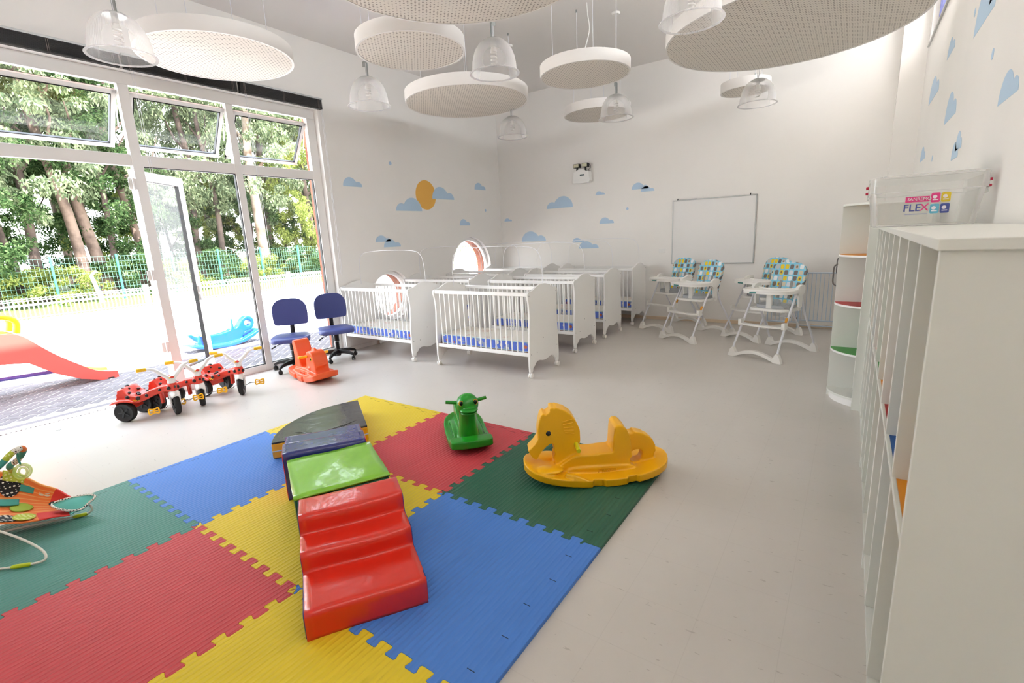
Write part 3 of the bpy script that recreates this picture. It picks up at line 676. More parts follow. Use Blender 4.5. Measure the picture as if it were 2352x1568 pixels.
def make_crib(label, x1, y0, grp):
    """x1 = right-hand end, y0 = near side"""
    Lh, W2 = .71, .325
    t_ = thing('crib', label, 'crib', (x1-Lh, y0+W2, 0), 0, grp)
    half = [(0, .148), (.06, .155), (.11, .168), (.16, .17), (.20, .155), (.225, .128), (.245, .118), (.262, .105), (.268, .072)]
    bot = [(-y, z) for y, z in half[::-1]]+half[1:]
    side = [(.322, .07), (.326, .25), (.318, .45), (.304, .62), (.298, .74), (.308, .86), (.326, .925), (.322, .955), (.30, .972)]
    top = [(.26, .976), (.21, .985), (.15, 1.012), (.08, 1.033), (0, 1.04)]
    right = side; up = top+[(-y, z) for y, z in top[-2::-1]]; left = [(-y, z) for y, z in side[::-1]]
    ol = smooth_loop(bot+right+up+left, 2)
    for sx_ in (-1, 1):
        p = part('end_panel', MB().prism(ol, sx_*Lh, sx_*(Lh-.022), 'YZ'), WHITE, t_, bevel=.003)
        sc_ = MB()
        for (y, z) in ((-.295, .93), (.295, .93), (-.29, .27), (-.17, .27), (.29, .27), (-.02, .42)): sc_.cyl((sx_*(Lh-.001), y, z), (sx_*(Lh+.0012), y, z), .0055, 8)
        o_ = part('screw_cover', sc_, M('screw_grey', (.45, .45, .46), .4) if 'screw_grey' not in MATS else MATS['screw_grey'], p, smooth=False); o_['kind'] = 'stuff'
    for sy in (-1, 1):
        part('top_rail', MB().b2((-Lh+.022, sy*.300-.014, .925), (Lh-.022, sy*.300+.014, .968)), WHITE, t_, bevel=.005)
        part('bottom_rail', MB().b2((-Lh+.022, sy*.300-.013, .245), (Lh-.022, sy*.300+.013, .288)), WHITE, t_, bevel=.004)
        for k in range(17):
            x = -Lh+.022+(2*Lh-.044)*(k+1)/18
            part('slat', MB().b2((x-.0085, sy*.300-.0065, .286), (x+.0085, sy*.300+.0065, .927)), WHITE, t_, bevel=.003, seg=1)
    part('bed_board', MB().b2((-Lh+.022, -.284, .262), (Lh-.022, .284, .29)), M('board_underside', (.62, .42, .30), .6) if 'board_underside' not in MATS else MATS['board_underside'], t_, smooth=False)
    mt = part('mattress', MB().prism(rrect(0, 0, 2*Lh-.07, .55, .05), .291, .402, 'XY'), MS, t_, bevel=.012)
    part('mattress_top', MB().prism(rrect(0, 0, 2*Lh-.085, .535, .045), .400, .409, 'XY'), MT, mt, bevel=.004)
    pp = MB()
    for z in (.402, .296): pp.tube([(x, y, z) for x, y in rrect(0, 0, 2*Lh-.068, .552, .05)], .005, 6, closed=True)
    part('piping', pp, PIPE, mt)
    for sx_ in (-1, 1):
        for sy in (-1, 1):
            cx_, cy2 = sx_*(Lh-.011), sy*.292
            c_ = MB().cyl((cx_, cy2, .05), (cx_, cy2, .085), .008, 8)
            c_.b2((cx_-.018, cy2-.012+sy*.006, .035), (cx_+.018, cy2+.012+sy*.006, .055))
            k = part('caster', c_, PLW, t_, bevel=.003)
            part('wheel', MB().cyl((cx_-.021, cy2+sy*.010, .029), (cx_-.005, cy2+sy*.010, .029), .029, 18).cyl((cx_+.005, cy2+sy*.010, .029), (cx_+.021, cy2+sy*.010, .029), .029, 18), PLW, k)
    hp = smooth_loop([(-Lh+.03, .05, .98), (-Lh+.035, .05, 1.25), (-Lh+.09, .05, 1.40), (-Lh+.25, .05, 1.455), (0, .05, 1.47), (Lh-.25, .05, 1.455), (Lh-.09, .05, 1.40), (Lh-.035, .05, 1.25), (Lh-.03, .05, .98)], 5, False)
    part('net_hoop', MB().tube(hp, .0032, 6), METW, t_)
    return t_
CG = 'white cribs in two columns'
cr = make_crib('white crib with blue mattress sides standing in front, its whole slatted side in view', 1.135, 1.405, CG)
dup(cr, 'white crib directly behind the front crib, first end panel behind it', (1.035-.71, 2.68+.325, 0), 0, CG)
dup(cr, 'white crib in the right column, third from the front', (1.015-.71, 3.69+.325, 0), 0, CG)
dup(cr, 'white crib against the back wall, beside the left pair of high chairs', (1.01-.71, 4.84+.325, 0), 0, CG)
dup(cr, 'white crib beside the blue office chairs, with the low round window behind it', (-.715-.71, 1.39+.325, 0), 0, CG)
dup(cr, 'white crib along the window wall, second from the office chairs', (-.73-.71, 2.66+.325, 0), 0, CG)
dup(cr, 'white crib along the window wall below the larger round window', (-.73-.71, 3.72+.325, 0), 0, CG)
dup(cr, 'white crib tucked into the far room corner', (-.74-.71, 4.86+.325, 0), 0, CG)

# ================================================================== HIGH CHAIRS
FAB = M('patchwork_seat_fabric', (.52, .79, .88), .7); t, b = nodes(FAB); o, v = objxyz(t)
P_ = .058
gx = math_(t, 'DIVIDE', o['X'], P_); gz = math_(t, 'DIVIDE', math_(t, 'SUBTRACT', o['Z'], math_(t, 'MULTIPLY', o['Y'], .6)), P_)
ax_ = math_(t, 'ABSOLUTE', math_(t, 'SUBTRACT', math_(t, 'FRACT', gx), .5)); az_ = math_(t, 'ABSOLUTE', math_(t, 'SUBTRACT', math_(t, 'FRACT', gz), .5))
p4 = math_(t, 'ADD', math_(t, 'POWER', ax_, 4), math_(t, 'POWER', az_, 4))
inn = math_(t, 'LESS_THAN', p4, .39**4); core = math_(t, 'LESS_THAN', p4, .19**4)
cb = t.nodes.new('ShaderNodeCombineXYZ'); t.links.new(math_(t, 'FLOOR', gx), cb.inputs[0]); t.links.new(math_(t, 'FLOOR', gz), cb.inputs[1])
wn = t.nodes.new('ShaderNodeTexWhiteNoise'); wn.noise_dimensions = '2D'; t.links.new(cb.outputs[0], wn.inputs['Vector'])
rp = t.nodes.new('ShaderNodeValToRGB'); rp.color_ramp.interpolation = 'CONSTANT'
cols = [(0, (.86, .86, .88)), (.24, (.46, .42, .41)), (.38, (.93, .80, .15)), (.49, (.76, .75, .74)), (.68, (.83, .79, .70)), (.82, (.93, .93, .93))]
while len(rp.color_ramp.elements) < len(cols): rp.color_ramp.elements.new(.5)
for e, (p0, c0) in zip(rp.color_ramp.elements, cols): e.position = p0; e.color = (*lin(c0), 1)
t.links.new(wn.outputs['Value'], rp.inputs[0])
rc = t.nodes.new('ShaderNodeSeparateColor'); t.links.new(wn.outputs['Color'], rc.inputs[0])
c1 = mixc(t, inn, (.52, .79, .88), rp.outputs[0]); c2 = mixc(t, math_(t, 'MULTIPLY', core, math_(t, 'GREATER_THAN', rc.outputs[1], .70)), c1, (.55, .45, .30))
t.links.new(c2, b.inputs['Base Color'])
STRAP = M('grey_harness', (.58, .58, .57), .7); TEAL = M('teal_sticker', (.22, .52, .50), .5); AMB = M('amber_sticker', (.88, .62, .20), .5); SEATG = M('grey_seat_fabric', (.70, .71, .72), .7)
def make_highchair(label, x, y, rz):
    t_ = thing('high_chair', label, 'high chair', (x, y, 0), rz, 'white high chairs along the back wall')
    HZ = .80
    def foot(yy, nm, sgn):
        n = 16; vs = []; fs = []
        m_ = MB()
        ol = [(-.33, 0), (-.245, 0)]+[(-.22+.44*k/n, .012+.055*sin(pi*k/n)) for k in range(n+1)]+[(.245, 0), (.33, 0), (.30, .09), (.272, .115), (.252, .10), (.24, .062)]+[(.22-.44*k/n, .05+.055*sin(pi*k/n)) for k in range(n+1)]+[(-.24, .062), (-.252, .10), (-.272, .115), (-.30, .09)]
        m_.prism(ol, yy-.026, yy+.026, 'XZ'); return part(nm, m_, PLW, t_, bevel=.010)
    foot(-.425, 'front_foot', -1); foot(.425, 'rear_foot', 1)
    for s in (-1, 1):
        part('leg', MB().tube(smooth_loop([(s*.277, -.425, .07), (s*.272, -.41, .14), (s*.262, -.30, .34), (s*.255, -.17, .56), (s*.252, -.03, HZ)], 3, False), .0125, 10), METW, t_)
        part('leg', MB().tube(smooth_loop([(s*.277, .425, .07), (s*.276, .38, .17), (s*.272, .24, .38), (s*.268, .14, .52), (s*.262, .03, HZ-.02)], 3, False), .0125, 10), METW, t_)
        hb = MB().prism(smooth_loop([(-.07, HZ-.03), (-.02, HZ-.055), (.05, HZ-.05), (.085, HZ-.01), (.085, HZ+.04), (.05, HZ+.065), (-.03, HZ+.06), (-.08, HZ+.02)], 3), s*.245, s*.283, 'YZ')
        hb.prism([(-.03, HZ-.05), (.05, HZ-.05), (.055, HZ-.19), (.03, HZ-.21), (-.01, HZ-.19)], s*.248, s*.275, 'YZ')
        part('hub', hb, PLW, t_, bevel=.006)
    fb = MB(); n = 14
    fb.add([], []); rowA = []
    ol = [(x_, -.335-.045*(1-(x_/.27)**2)) for x_ in [-.265+.53*k/n for k in range(n+1)]]+[(x_, -.275-.03*(1-(x_/.27)**2)) for x_ in [.265-.53*k/n for k in range(n+1)]]
    fb.prism(ol, .385, .405, 'XY'); fb.b2((-.283, -.33, .375), (-.245, -.262, .45)); fb.b2((.245, -.33, .375), (.283, -.262, .45))
    part('footrest', fb, PLW, t_, bevel=.008)
    st = MB().prism(rrect(0, -.03, .47, .40, .09), .555, .585, 'XY'); st.b2((-.245, .04, .55), (.245, .10, .60)); part('seat', st, PLW, t_, bevel=.008)
    part('crotch_post', MB().prism(rrect(0, -.155, .075, .05, .02), .58, .755, 'XY'), PLW, t_, bevel=.004)
    part('seat_cushion', MB().prism(rrect(0, .0, .40, .34, .12), .585, .625, 'XY'), SEATG, t_, bevel=.014)
    bo = smooth_loop([(-.165, .60), (.165, .60), (.185, .74), (.20, .88), (.205, 1.0), (.165, 1.085), (.09, 1.118), (0, 1.125), (-.09, 1.118), (-.165, 1.085), (-.205, 1.0), (-.20, .88), (-.185, .74)], 4)
    bk = MB().prism(bo, -.022, .022, 'XZ')
    k = Matrix.Translation((0, .15, .60)) @ Matrix.Rotation(-RD(16), 4, 'X') @ Matrix.Translation((0, 0, -.60)); bk.xf(k)
    part('back_cushion', bk, FAB, t_, bevel=.018, seg=3)
    sb = MB().prism(smooth_loop([(-.15, .55), (.15, .55), (.175, .75), (.19, 1.0), (.12, 1.09), (-.12, 1.09), (-.19, 1.0), (-.175, .75)], 3), .022, .05, 'XZ').xf(k); part('back_shell', sb, PLW, t_, bevel=.01)
    for s in (-1, 1): part('strap', MB().box((s*.065, -.026, .78), (.03, .006, .22)).xf(k), STRAP, t_, smooth=False)
    tr_ = MB(); to = smooth_loop([(-.25, .02), (-.285, -.06), (-.295, -.18), (-.26, -.29), (-.17, -.345), (0, -.36), (.17, -.345), (.26, -.29), (.295, -.18), (.285, -.06), (.25, .02), (.17, -.03), (.09, -.08), (0, -.09), (-.09, -.08), (-.17, -.03)], 3)
    tr_.prism(to, .775, .81, 'XY'); ty = part('tray', tr_, PLW, t_, bevel=.015, seg=3)
    part('tray_rim', MB().tube([(x_*.97, -.165+(y_+.165)*.97, .812) for x_, y_ in to], .012, 8, closed=True), PLW, ty)
    part('sticker', MB().box((-.10, -.358, .788), (.085, .006, .016), rz=-RD(4)), TEAL, ty, smooth=False)
    part('sticker', MB().tube([(.2595, -.262, .455), (.2575, -.235, .50)], .0133, 10), AMB, t_, label='amber warning sticker')
    part('release_lever', MB().box((-.27, -.20, .768), (.03, .02, .014)), BLK, ty)
    bg_ = MB(); q = [Vector((.05+.11*(k % 3)/2, -.13+.02*random.random(), .64-.05*(k//3)+.015*random.random())) for k in range(12)]
    return t_
hc = make_highchair('white high chair nearest the camera, in front of the pale blue gate', 3.29, 3.655, RD(-21.5))
dup(hc, 'white high chair half hidden behind the front right high chair', (3.008, 4.71, 0), RD(-31))
dup(hc, 'white high chair of the left pair, standing nearer the camera', (2.21, 4.314, 0), RD(-25.3))
dup(hc, 'white high chair next to the cribs, below the whiteboard corner', (1.664, 4.955, 0), RD(-21))
tag(part('plastic_wrap', MB().grid([[(.04+.05*i+.01*sin(3*j), -.16+.02*sin(i*2+j)+.03*(j/5), .70-.035*j+.01*sin(i*3)) for j in range(7)] for i in range(5)]).xf(Matrix.Translation((3.29, 3.655, 0)) @ Matrix.Rotation(RD(-21.5), 4, 'Z')), BINP), 'crumpled clear plastic wrap hanging from the nearest high chair seat', 'plastic wrap')

# ---- safety gate leaning on the back wall
gt = thing('safety_gate', 'pale blue metal safety gate leaning on the back wall behind the high chairs', 'gate', (3.60, 5.48, 0))
part('frame', MB().tube([(-.20, 0, .045), (.40, 0, .045)], .011, 8).tube([(-.20, -.02, .0), (-.20, .0, .85)], .013, 8).tube([(-.20, 0, .84), (.40, 0, .84)], .011, 8).tube([(.40, 0, 0), (.40, 0, .85)], .013, 8).tube([(-.20, 0, .125), (.40, 0, .125)], .009, 8), GATEB, gt)
part('side_frame', MB().tube([(-.62, .0, .09), (-.20, .0, .09)], .009, 8).tube([(-.62, .0, .09), (-.62, .0, .80)], .010, 8).tube([(-.62, 0, .80), (-.2, 0, .80)], .009, 8), GATEB, gt)
for k in range(11): part('bar', MB().cyl((-.16+.0525*k, 0, .125), (-.16+.0525*k, 0, .84), .0045, 6), GATEB, gt)
for k in range(7): part('bar', MB().cyl((-.56+.055*k, 0, .09), (-.56+.055*k, 0, .80), .0045, 6), GATEB, gt)
part('latch', MB().b2((-.235, -.03, .74), (-.185, .0, .80)).b2((-.22, -.03, .84), (-.18, 0, .875)), BLK, gt, bevel=.004)
for z in (.10, .15): part('bumper', MB().cyl((-.225, -.01, z), (-.195, -.01, z), .014, 10), BLK, gt)

# ================================================================== OFFICE CHAIRS
def make_office_chair(label, x, y, rz):
    """front towards local -y"""
    t_ = thing('office_chair', label, 'office chair', (x, y, 0), rz, 'blue swivel chairs by the window')
    part('hub', MB().lathe([(.032, .055), (.038, .07), (.036, .13), (.028, .15)], 20), BLK, t_)
    for k in range(5):
        a = RD(18+72*k); d = Vector((cos(a), sin(a), 0)); n_ = Vector((-d.y, d.x, 0))
        vs = []; prof = [(.02, .115, .028, .030), (.12, .115, .025, .024), (.20, .105, .021, .019), (.255, .088, .018, .016), (.278, .072, .016, .012)]
        for r_, z_, w_, h_ in prof: vs += [d*r_+n_*w_+Vector((0,0,z_-h_)), d*r_-n_*w_+Vector((0,0,z_-h_)), d*r_-n_*w_*.8+Vector((0,0,z_+h_)), d*r_+n_*w_*.8+Vector((0,0,z_+h_))]
        fs = [(i*4+j, i*4+(j+1) % 4, i*4+4+(j+1) % 4, i*4+4+j) for i in range(4) for j in range(4)]+[(3,2,1,0), (16,17,18,19)]
        m_ = MB(); m_.add(vs, fs); part('leg', m_, BLK, t_, bevel=.006)
        c = d*.262; cs = MB().cyl(c+Vector((0,0,.05)), c+Vector((0,0,.078)), .008, 8); q = Vector((cos(a+.8), sin(a+.8), 0))*.013
        cs.cyl(c+q*.35+Vector((0,0,.0265)), c+q*1.7+Vector((0,0,.0265)), .0265, 18); cs.cyl(c-q*.35+Vector((0,0,.0265)), c-q*1.7+Vector((0,0,.0265)), .0265, 18); cs.ball(c+Vector((0,0,.045)), (.02, .02, .018), 12, 8)
        part('caster', cs, BLK, t_)
    part('gas_column', MB().lathe([(.026, .14), (.026, .26), (.034, .262), (.036, .38), (.03, .40)], 20), BLK, t_)
    part('column_ring', MB().lathe([(.027, .252), (.031, .255), (.027, .262)], 20), STEEL, t_)
    so = smooth_loop([(-.20, .17), (-.225, .05), (-.235, -.10), (-.20, -.205), (-.10, -.235), (.10, -.235), (.20, -.205), (.235, -.10), (.225, .05), (.20, .17), (.10, .205), (-.10, .205)], 4)
    part('seat_shell', MB().prism([(x_*.985, y_*.985) for x_, y_ in so], .392, .412, 'XY'), BLK, t_, bevel=.008)
    seat = MB(); rings = [(1.0, .412, 0), (1.0, .432, 0), (.96, .452, 0), (.86, .462, 0), (.5, .458, 0), (.001, .452, 0)]
    vs = [(x_*k, y_*k, z_+(-.018*max(0, (-y_*k-.12)/.12))) for k, z_, _ in rings for x_, y_ in so]; N = len(so)
    seat.add(vs, [(i*N+j, i*N+(j+1) % N, (i+1)*N+(j+1) % N, (i+1)*N+j) for i in range(len(rings)-1) for j in range(N)]+[tuple(range(N))[::-1]])
    part('seat', seat, DBLUE, t_)
    bo = smooth_loop([(-.205, .60), (-.215, .72), (-.20, .83), (-.13, .905), (0, .92), (.13, .905), (.20, .83), (.215, .72), (.205, .60), (.17, .575), (0, .57), (-.17, .575)], 4)
    bk = MB().prism(bo, .165, .205, 'XZ'); ob = part('backrest', bk, DBLUE, t_, bevel=.018, seg=3)
    part('back_shell', MB().prism([(x_*.97, .745+(z_-.745)*.97) for x_, z_ in bo], .203, .218, 'XZ'), BLK, t_, bevel=.006)
    part('back_post', MB().tube([(0, .03, .385), (0, .16, .385), (0, .222, .42), (0, .226, .60), (0, .222, .75)], [.026, .028, .03, .028, .024], 8, flat=.45), BLK, t_, bevel=.003)
    part('lever', MB().tube([(-.03, -.02, .378), (-.17, -.04, .35), (-.20, -.045, .335)], [.004, .004, .004], 6).tube([(-.19, -.044, .34), (-.245, -.05, .31)], [.010, .008], 8), BLK, t_)
    return t_
oc = make_office_chair('blue office chair nearer the camera, behind the orange rocking toy', -1.93, .43, RD(52))
dup(oc, 'blue office chair in front of the slatted side of the crib', (-1.86, 1.05, 0), RD(66))

# ================================================================== TRICYCLES
TRED = M('trike_red_plastic', (.88, .27, .20), .3); SPOT = M('black_spot', (.12, .10, .10), .4)
TGREY = M('dark_grey_wheel', (.13, .13, .135), .55)
def wheel(mb_or_parent, x, y, r, w_, nm='wheel'):
    p = part(nm, MB().lathe([(r*.55, x-w_/2+.006), (r*.86, x-w_/2), (r*.97, x-w_*.36), (r, x-w_*.2), (r, x+w_*.2), (r*.97, x+w_*.36), (r*.86, x+w_/2), (r*.55, x+w_/2-.006)], 36, c=(0, y, r), axis='X'), RUB, mb_or_parent)
    hb = MB()
    for s in (-1, 1):
        for k in range(5):
            a = 2*pi*k/5; hb.box((x+s*(w_/2-.004), y+.32*r*cos(a), r+.32*r*sin(a)), (.006, .44*r, .016), mat=Matrix.Rotation(a, 3, 'X'))
        hb.cyl((x+s*(w_/2-.010), y, r), (x+s*(w_/2+.004), y, r), r*.16, 14)
    part('spokes', hb, TGREY, p, bevel=.002)
    return p
def make_trike(label, x, y, rz, steer=RD(-50)):
    """front towards local -y, origin midway between the axles"""
    t_ = thing('tricycle', label, 'tricycle', (x, y, 0), rz, 'red ladybird tricycles')
    FY, RY = -.205, .185
    for s in (-1, 1): wheel(t_, s*.135, RY, .098, .062, 'rear_wheel')
    part('axle', MB().cyl((-.12, RY, .098), (.12, RY, .098), .006, 8), STEEL, t_)
    # body: seat tub with fenders and a beam to the head
    prof = [(.255, .205, .150, .15), (.235, .315, .125, .16), (.20, .325, .118, .17), (.15, .268, .118, .165), (.08, .248, .112, .17), (.02, .262, .085, .185), (-.04, .285, .048, .215), (-.10, .302, .036, .235), (-.15, .308, .036, .243), (-.235, .308, .042, .243)]
    vs = []; n = 12
    for (yy, zt, hw, zb) in prof:
        for k in range(n):
            u = k/(n-1)*2-1; dish = .030*(1-u*u) if .05 < yy < .2 else 0
            vs.append((hw*u, yy, zt-dish-.012*abs(u)**4))
        for k in range(n): u = 1-k/(n-1)*2; vs.append((hw*.97*u, yy, zb))
    N = 2*n; body = MB(); body.add(vs, [(i*N+j, i*N+(j+1) % N, (i+1)*N+(j+1) % N, (i+1)*N+j) for i in range(len(prof)-1) for j in range(N)]+[tuple(range(N)), tuple((len(prof)-1)*N+k for k in range(N))[::-1]])
    for s in (-1, 1): body.tube([(s*.15, RY-.10, .19), (s*.15, RY-.05, .212), (s*.15, RY+.02, .216), (s*.15, RY+.09, .195), (s*.155, RY+.12, .18)], [.02, .032, .034, .03, .012], 10, flat=.45)
    body.cyl((0, -.205, .235), (0, -.205, .325), .040, 20); body.b2((-.02, -.10, .12), (.02, -.075, .25)); body.b2((-.09, RY-.03, .10), (.09, RY+.03, .17))
    bd = moulded('body', body, TRED, t_, .0065, 5)
    sp = MB()
    for (px, py, pz, r_, d_) in [(-.118, .06, .22, .022, 'x'), (-.122, .15, .235, .020, 'x'), (-.09, -.005, .235, .016, 'x'), (.118, .06, .22, .022, 'x'), (.122, .15, .235, .02, 'x'), (.09, -.005, .235, .016, 'x'), (-.045, -.19, .28, .019, 'x'), (.045, -.19, .28, .019, 'x'), (-.038, -.10, .268, .014, 'x'), (.038, -.10, .268, .014, 'x'),
        (-.06, .08, .245, .018, 'z'), (.05, .07, .245, .016, 'z'), (0, .13, .242, .018, 'z'), (-.07, .16, .268, .015, 'z'), (.07, .165, .27, .018, 'z'), (0, .215, .325, .019, 'z'), (-.075, .21, .315, .014, 'z'), (-.02, .19, .30, .013, 'z'), (.02, -.242, .275, .02, 'y'), (-.025, -.242, .29, .012, 'y')]:
        k = dict(x=(.010, r_, r_), y=(r_, .010, r_), z=(r_, r_, .012))[d_]
        sp.ball((px, py, pz), k, 12, 8)
    o_ = part('spot', sp, SPOT, bd); o_['kind'] = 'stuff'
    for s in (-1, 1):
        sg = MB().tube(smooth_loop([(s*.124, .135, .195), (s*.124, .125, .212), (s*.124, .115, .195), (s*.122, .10, .206), (s*.122, .088, .194), (s*.12, .075, .204), (s*.12, .06, .196), (s*.119, .05, .205)], 3, False), .0045, 6); part('yellow_script', sg, YEL, bd)
    # white fork, fender, handlebar and pedals turn together about the steering axis
    def st(o): o.location = (0, FY, 0); o.rotation_euler = (0, 0, steer); return o
    st(wheel(t_, 0, 0, .108, .052, 'front_wheel'))
    fk = MB()
    for s in (-1, 1): fk.tube([(s*.036, 0, .095), (s*.037, 0, .20), (s*.024, 0, .245)], [.011, .012, .013], 10)
    fk.lathe([(.036, .225), (.040, .245)], 20)
    st(part('fork', fk, WHITE, t_))
    fe = MB(); G = []
    for q in range(15):
        a = RD(46+7.4*q); row = []
        for k in range(11):
            u = -1+k/5; r_ = .134-.034*u*u+.014*sin(pi*q/14); row.append((.047*u*(.75+.25*sin(pi*q/14)), -r_*cos(a), .108+r_*sin(a)))
        G.append(row)
    fe.grid(G); fo = st(part('fender', fe, WHITE, t_)); fo.modifiers.new('t', 'SOLIDIFY').thickness = .005
    hb = MB().lathe([(.038, .322), (.034, .35), (.032, .38)], 20)
    for s in (-1, 1): hb.tube(smooth_loop([(s*.005, 0, .345), (s*.03, 0, .385), (s*.075, .005, .43), (s*.115, .012, .475), (s*.165, .02, .495), (s*.20, .025, .497)], 3, False), [.038, .037, .036, .035, .034, .033, .032, .031, .029, .027, .024, .022, .019, .0165, .015, .014], 12, flat=.6)
    hd = st(moulded('handlebar', hb, WHITE, t_, .006, 5))
    for s in (-1, 1): part('grip', MB().tube([(s*.175, .021, .496), (s*.18, .022, .496), (s*.25, .034, .497), (s*.255, .035, .497)], [.013, .017, .017, .012], 14), YELG, hd)
    part('ladybird_badge', MB().ball((.006, -.033, .385), (.017, .007, .013), 14, 8), TRED, hd); part('badge_head', MB().ball((-.014, -.033, .382), (.008, .006, .008), 10, 6), YEL, hd)
    for s, dz in ((-1, -.02), (1, .02)):
        crk = st(part('crank', MB().tube(smooth_loop([(s*.03, 0, .108), (s*.065, 0, .108), (s*.085, -.01, .108+dz*.7), (s*.12, -.03, .108+dz), (s*.22, -.03, .108+dz)], 2, False), .0045, 8), CHROME, t_))
        pc = Vector((s*.19, -.03, .108+dz)); pm = MB().tube([pc+Vector((x_, y_*.5, y_)) for x_, y_ in smooth_loop([(-.036, -.024), (-.012, -.017), (.012, -.017), (.036, -.024), (.042, 0), (.036, .024), (.012, .017), (-.012, .017), (-.036, .024), (-.042, 0)], 3)], .0075, 8, closed=True)
        pm.tube([pc+Vector((0, -.008, -.016)), pc+Vector((0, .008, .016))], .007, 8); pm.tube([pc+Vector((-.04, 0, 0)), pc+Vector((.04, 0, 0))], .006, 8); part('pedal', pm, YEL, crk)
    return t_
def face(dx, dy): return math.atan2(dy, dx)+pi/2
tk = make_trike('red ladybird tricycle nearest the camera, big grey rear wheel in front', -1.59, -1.29, face(.36, .30))
dup(tk, 'red ladybird tricycle in the middle of the row of three', (-1.655, -1.01, 0), face(.33, .20))
dup(tk, 'red ladybird tricycle furthest back, beside the office chairs', (-1.66, -.555, 0), face(.36, .10))

# ================================================================== ROCKING TOYS
def base_rocker(hl, hw, zb0, rise, th, notch=(), square=False, nx=90, step=None):
    """boat-shaped rocker plate along local x"""
    vs = []; n = 10
    for i in range(nx+1):
        x = -hl+2*hl*i/nx; s = abs(x)/hl
        w_ = hw*max(.02, (1-s**(5 if not square else 14)))**(.42 if not square else .3)
        for a, b_ in notch:
            if a < x < b_: w_ -= .020
        zb = zb0+rise*(x/hl)**2; zt = zb+th
        for k in range(n): u = -1+2*k/(n-1); vs.append((x, w_*u, zt+.006*(1-u*u)))
        for k in range(n): u = 1-2*k/(n-1); vs.append((x, w_*u*.96, zb))
    N = 2*n; m_ = MB(); m_.add(vs, [(i*N+j, i*N+(j+1) % N, (i+1)*N+(j+1) % N, (i+1)*N+j) for i in range(nx) for j in range(N)]+[tuple(range(N)), tuple(nx*N+k for k in range(N))[::-1]])
    return m_
ZM = .0205
# yellow seahorse
sh = thing('seahorse_rocker', 'yellow seahorse rocking toy on the dark green mat', 'rocking toy', (2.722, -.300, 0), RD(36.65))
m_ = base_rocker(.468, .200, ZM, .072, .052, notch=((-.045, .025), (.175, .235)))
for s_ in (-1, 1):
    m_.ball((-.31, s_*.105, .118), (.095, .062, .018), 18, 8); m_.tube([(-.215, s_*.155, .105), (-.16, s_*.172, .088), (-.09, s_*.185, .072)], [.012, .022, .010], 10)
neck = [(-.268, .10), (-.264, .148), (-.274, .183), (-.265, .198), (-.273, .218), (-.270, .247), (-.279, .272), (-.295, .271), (-.323, .25), (-.356, .216), (-.376, .18), (-.39, .165), (-.417, .188), (-.439, .231), (-.391, .279), (-.373, .312), (-.374, .361), (-.363, .423), (-.352, .46), (-.333, .478), (-.318, .466), (-.292, .483), (-.292, .506), (-.274, .513), (-.262, .507), (-.251, .511), (-.197, .491), (-.157, .46), (-.138, .432), (-.128, .412), (-.117, .392), (-.103, .352), (-.102, .286), (-.109, .237), (-.113, .193), (-.09, .10)]
m_.prism(neck, -.058, .058, 'XZ')
m_.prism([(-.27, .09), (-.25, .13), (-.16, .185), (-.11, .196), (-.04, .194), (.09, .203), (.20, .21), (.22, .09)], -.088, .088, 'XZ')
m_.prism(smooth_loop([(-.19, .04), (.24, .04), (.24, .08), (.20, .115), (-.15, .115), (-.20, .08)], 3), -.102, .102, 'XZ')
m_.prism([(.085, .16), (.102, .22), (.106, .30), (.112, .365), (.129, .382), (.161, .379), (.192, .347), (.212, .30), (.225, .16)], -.088, .088, 'XZ')
tail = [(.17, .07), (.17, .29), (.212, .306), (.235, .304), (.25, .313), (.275, .308), (.29, .305), (.315, .294), (.328, .282), (.345, .277), (.357, .262), (.372, .252), (.377, .232), (.389, .215), (.386, .195), (.392, .178), (.381, .158), (.378, .142), (.384, .08)]
m_.prism(tail, -.043, .043, 'XZ', holes=[smooth_loop([(.240, .108), (.212, .143), (.230, .174), (.263, .192), (.296, .184), (.303, .147), (.285, .112)], 3)])
for z0 in (.105, .135, .165): m_.tube([(-.268, y_, z0) for y_ in (-.04, 0, .04)], .012, 8)
sbody = moulded('moulded_body', m_, YEL, sh, .0052, 8)
for s in (-1, 1):
    e_ = part('eye', MB().ball((-.305, s*.057, .343), (.017, .006, .017), 18, 10), EYEB, sh)
    part('handle', MB().cyl((-.130, s*.05, .262), (-.130, s*.165, .262), .0145, 16, .0135), HANDY, sh)
    for k, zz in enumerate((.415, .397, .374, .358, .342)):
        part('gill_ridge', MB().tube([(-.215+.004*k, s*.059, zz+(.018-.006*k)*0), (-.15+.002*k, s*.059, zz+.016-.006*k)], .0035, 6), YEL, sh)
    Mx = Matrix.Translation((.06, s*.1055, .088)) @ Matrix.Rotation(RD(90), 4, 'X') if s < 0 else Matrix.Translation((.06, s*.1055, .088)) @ Matrix.Rotation(pi, 4, 'Z') @ Matrix.Rotation(RD(90), 4, 'X')
    textmesh('FRESO', .026, YEL, 'embossed_name', sh, Mx, depth=.0025)
    part('name_border', MB().tube([(.06+x_, s*.1055, .088+z_) for x_, z_ in rrect(0, 0, .115, .036, .008, 3)], .0022, 6, closed=True), YEL, sh)

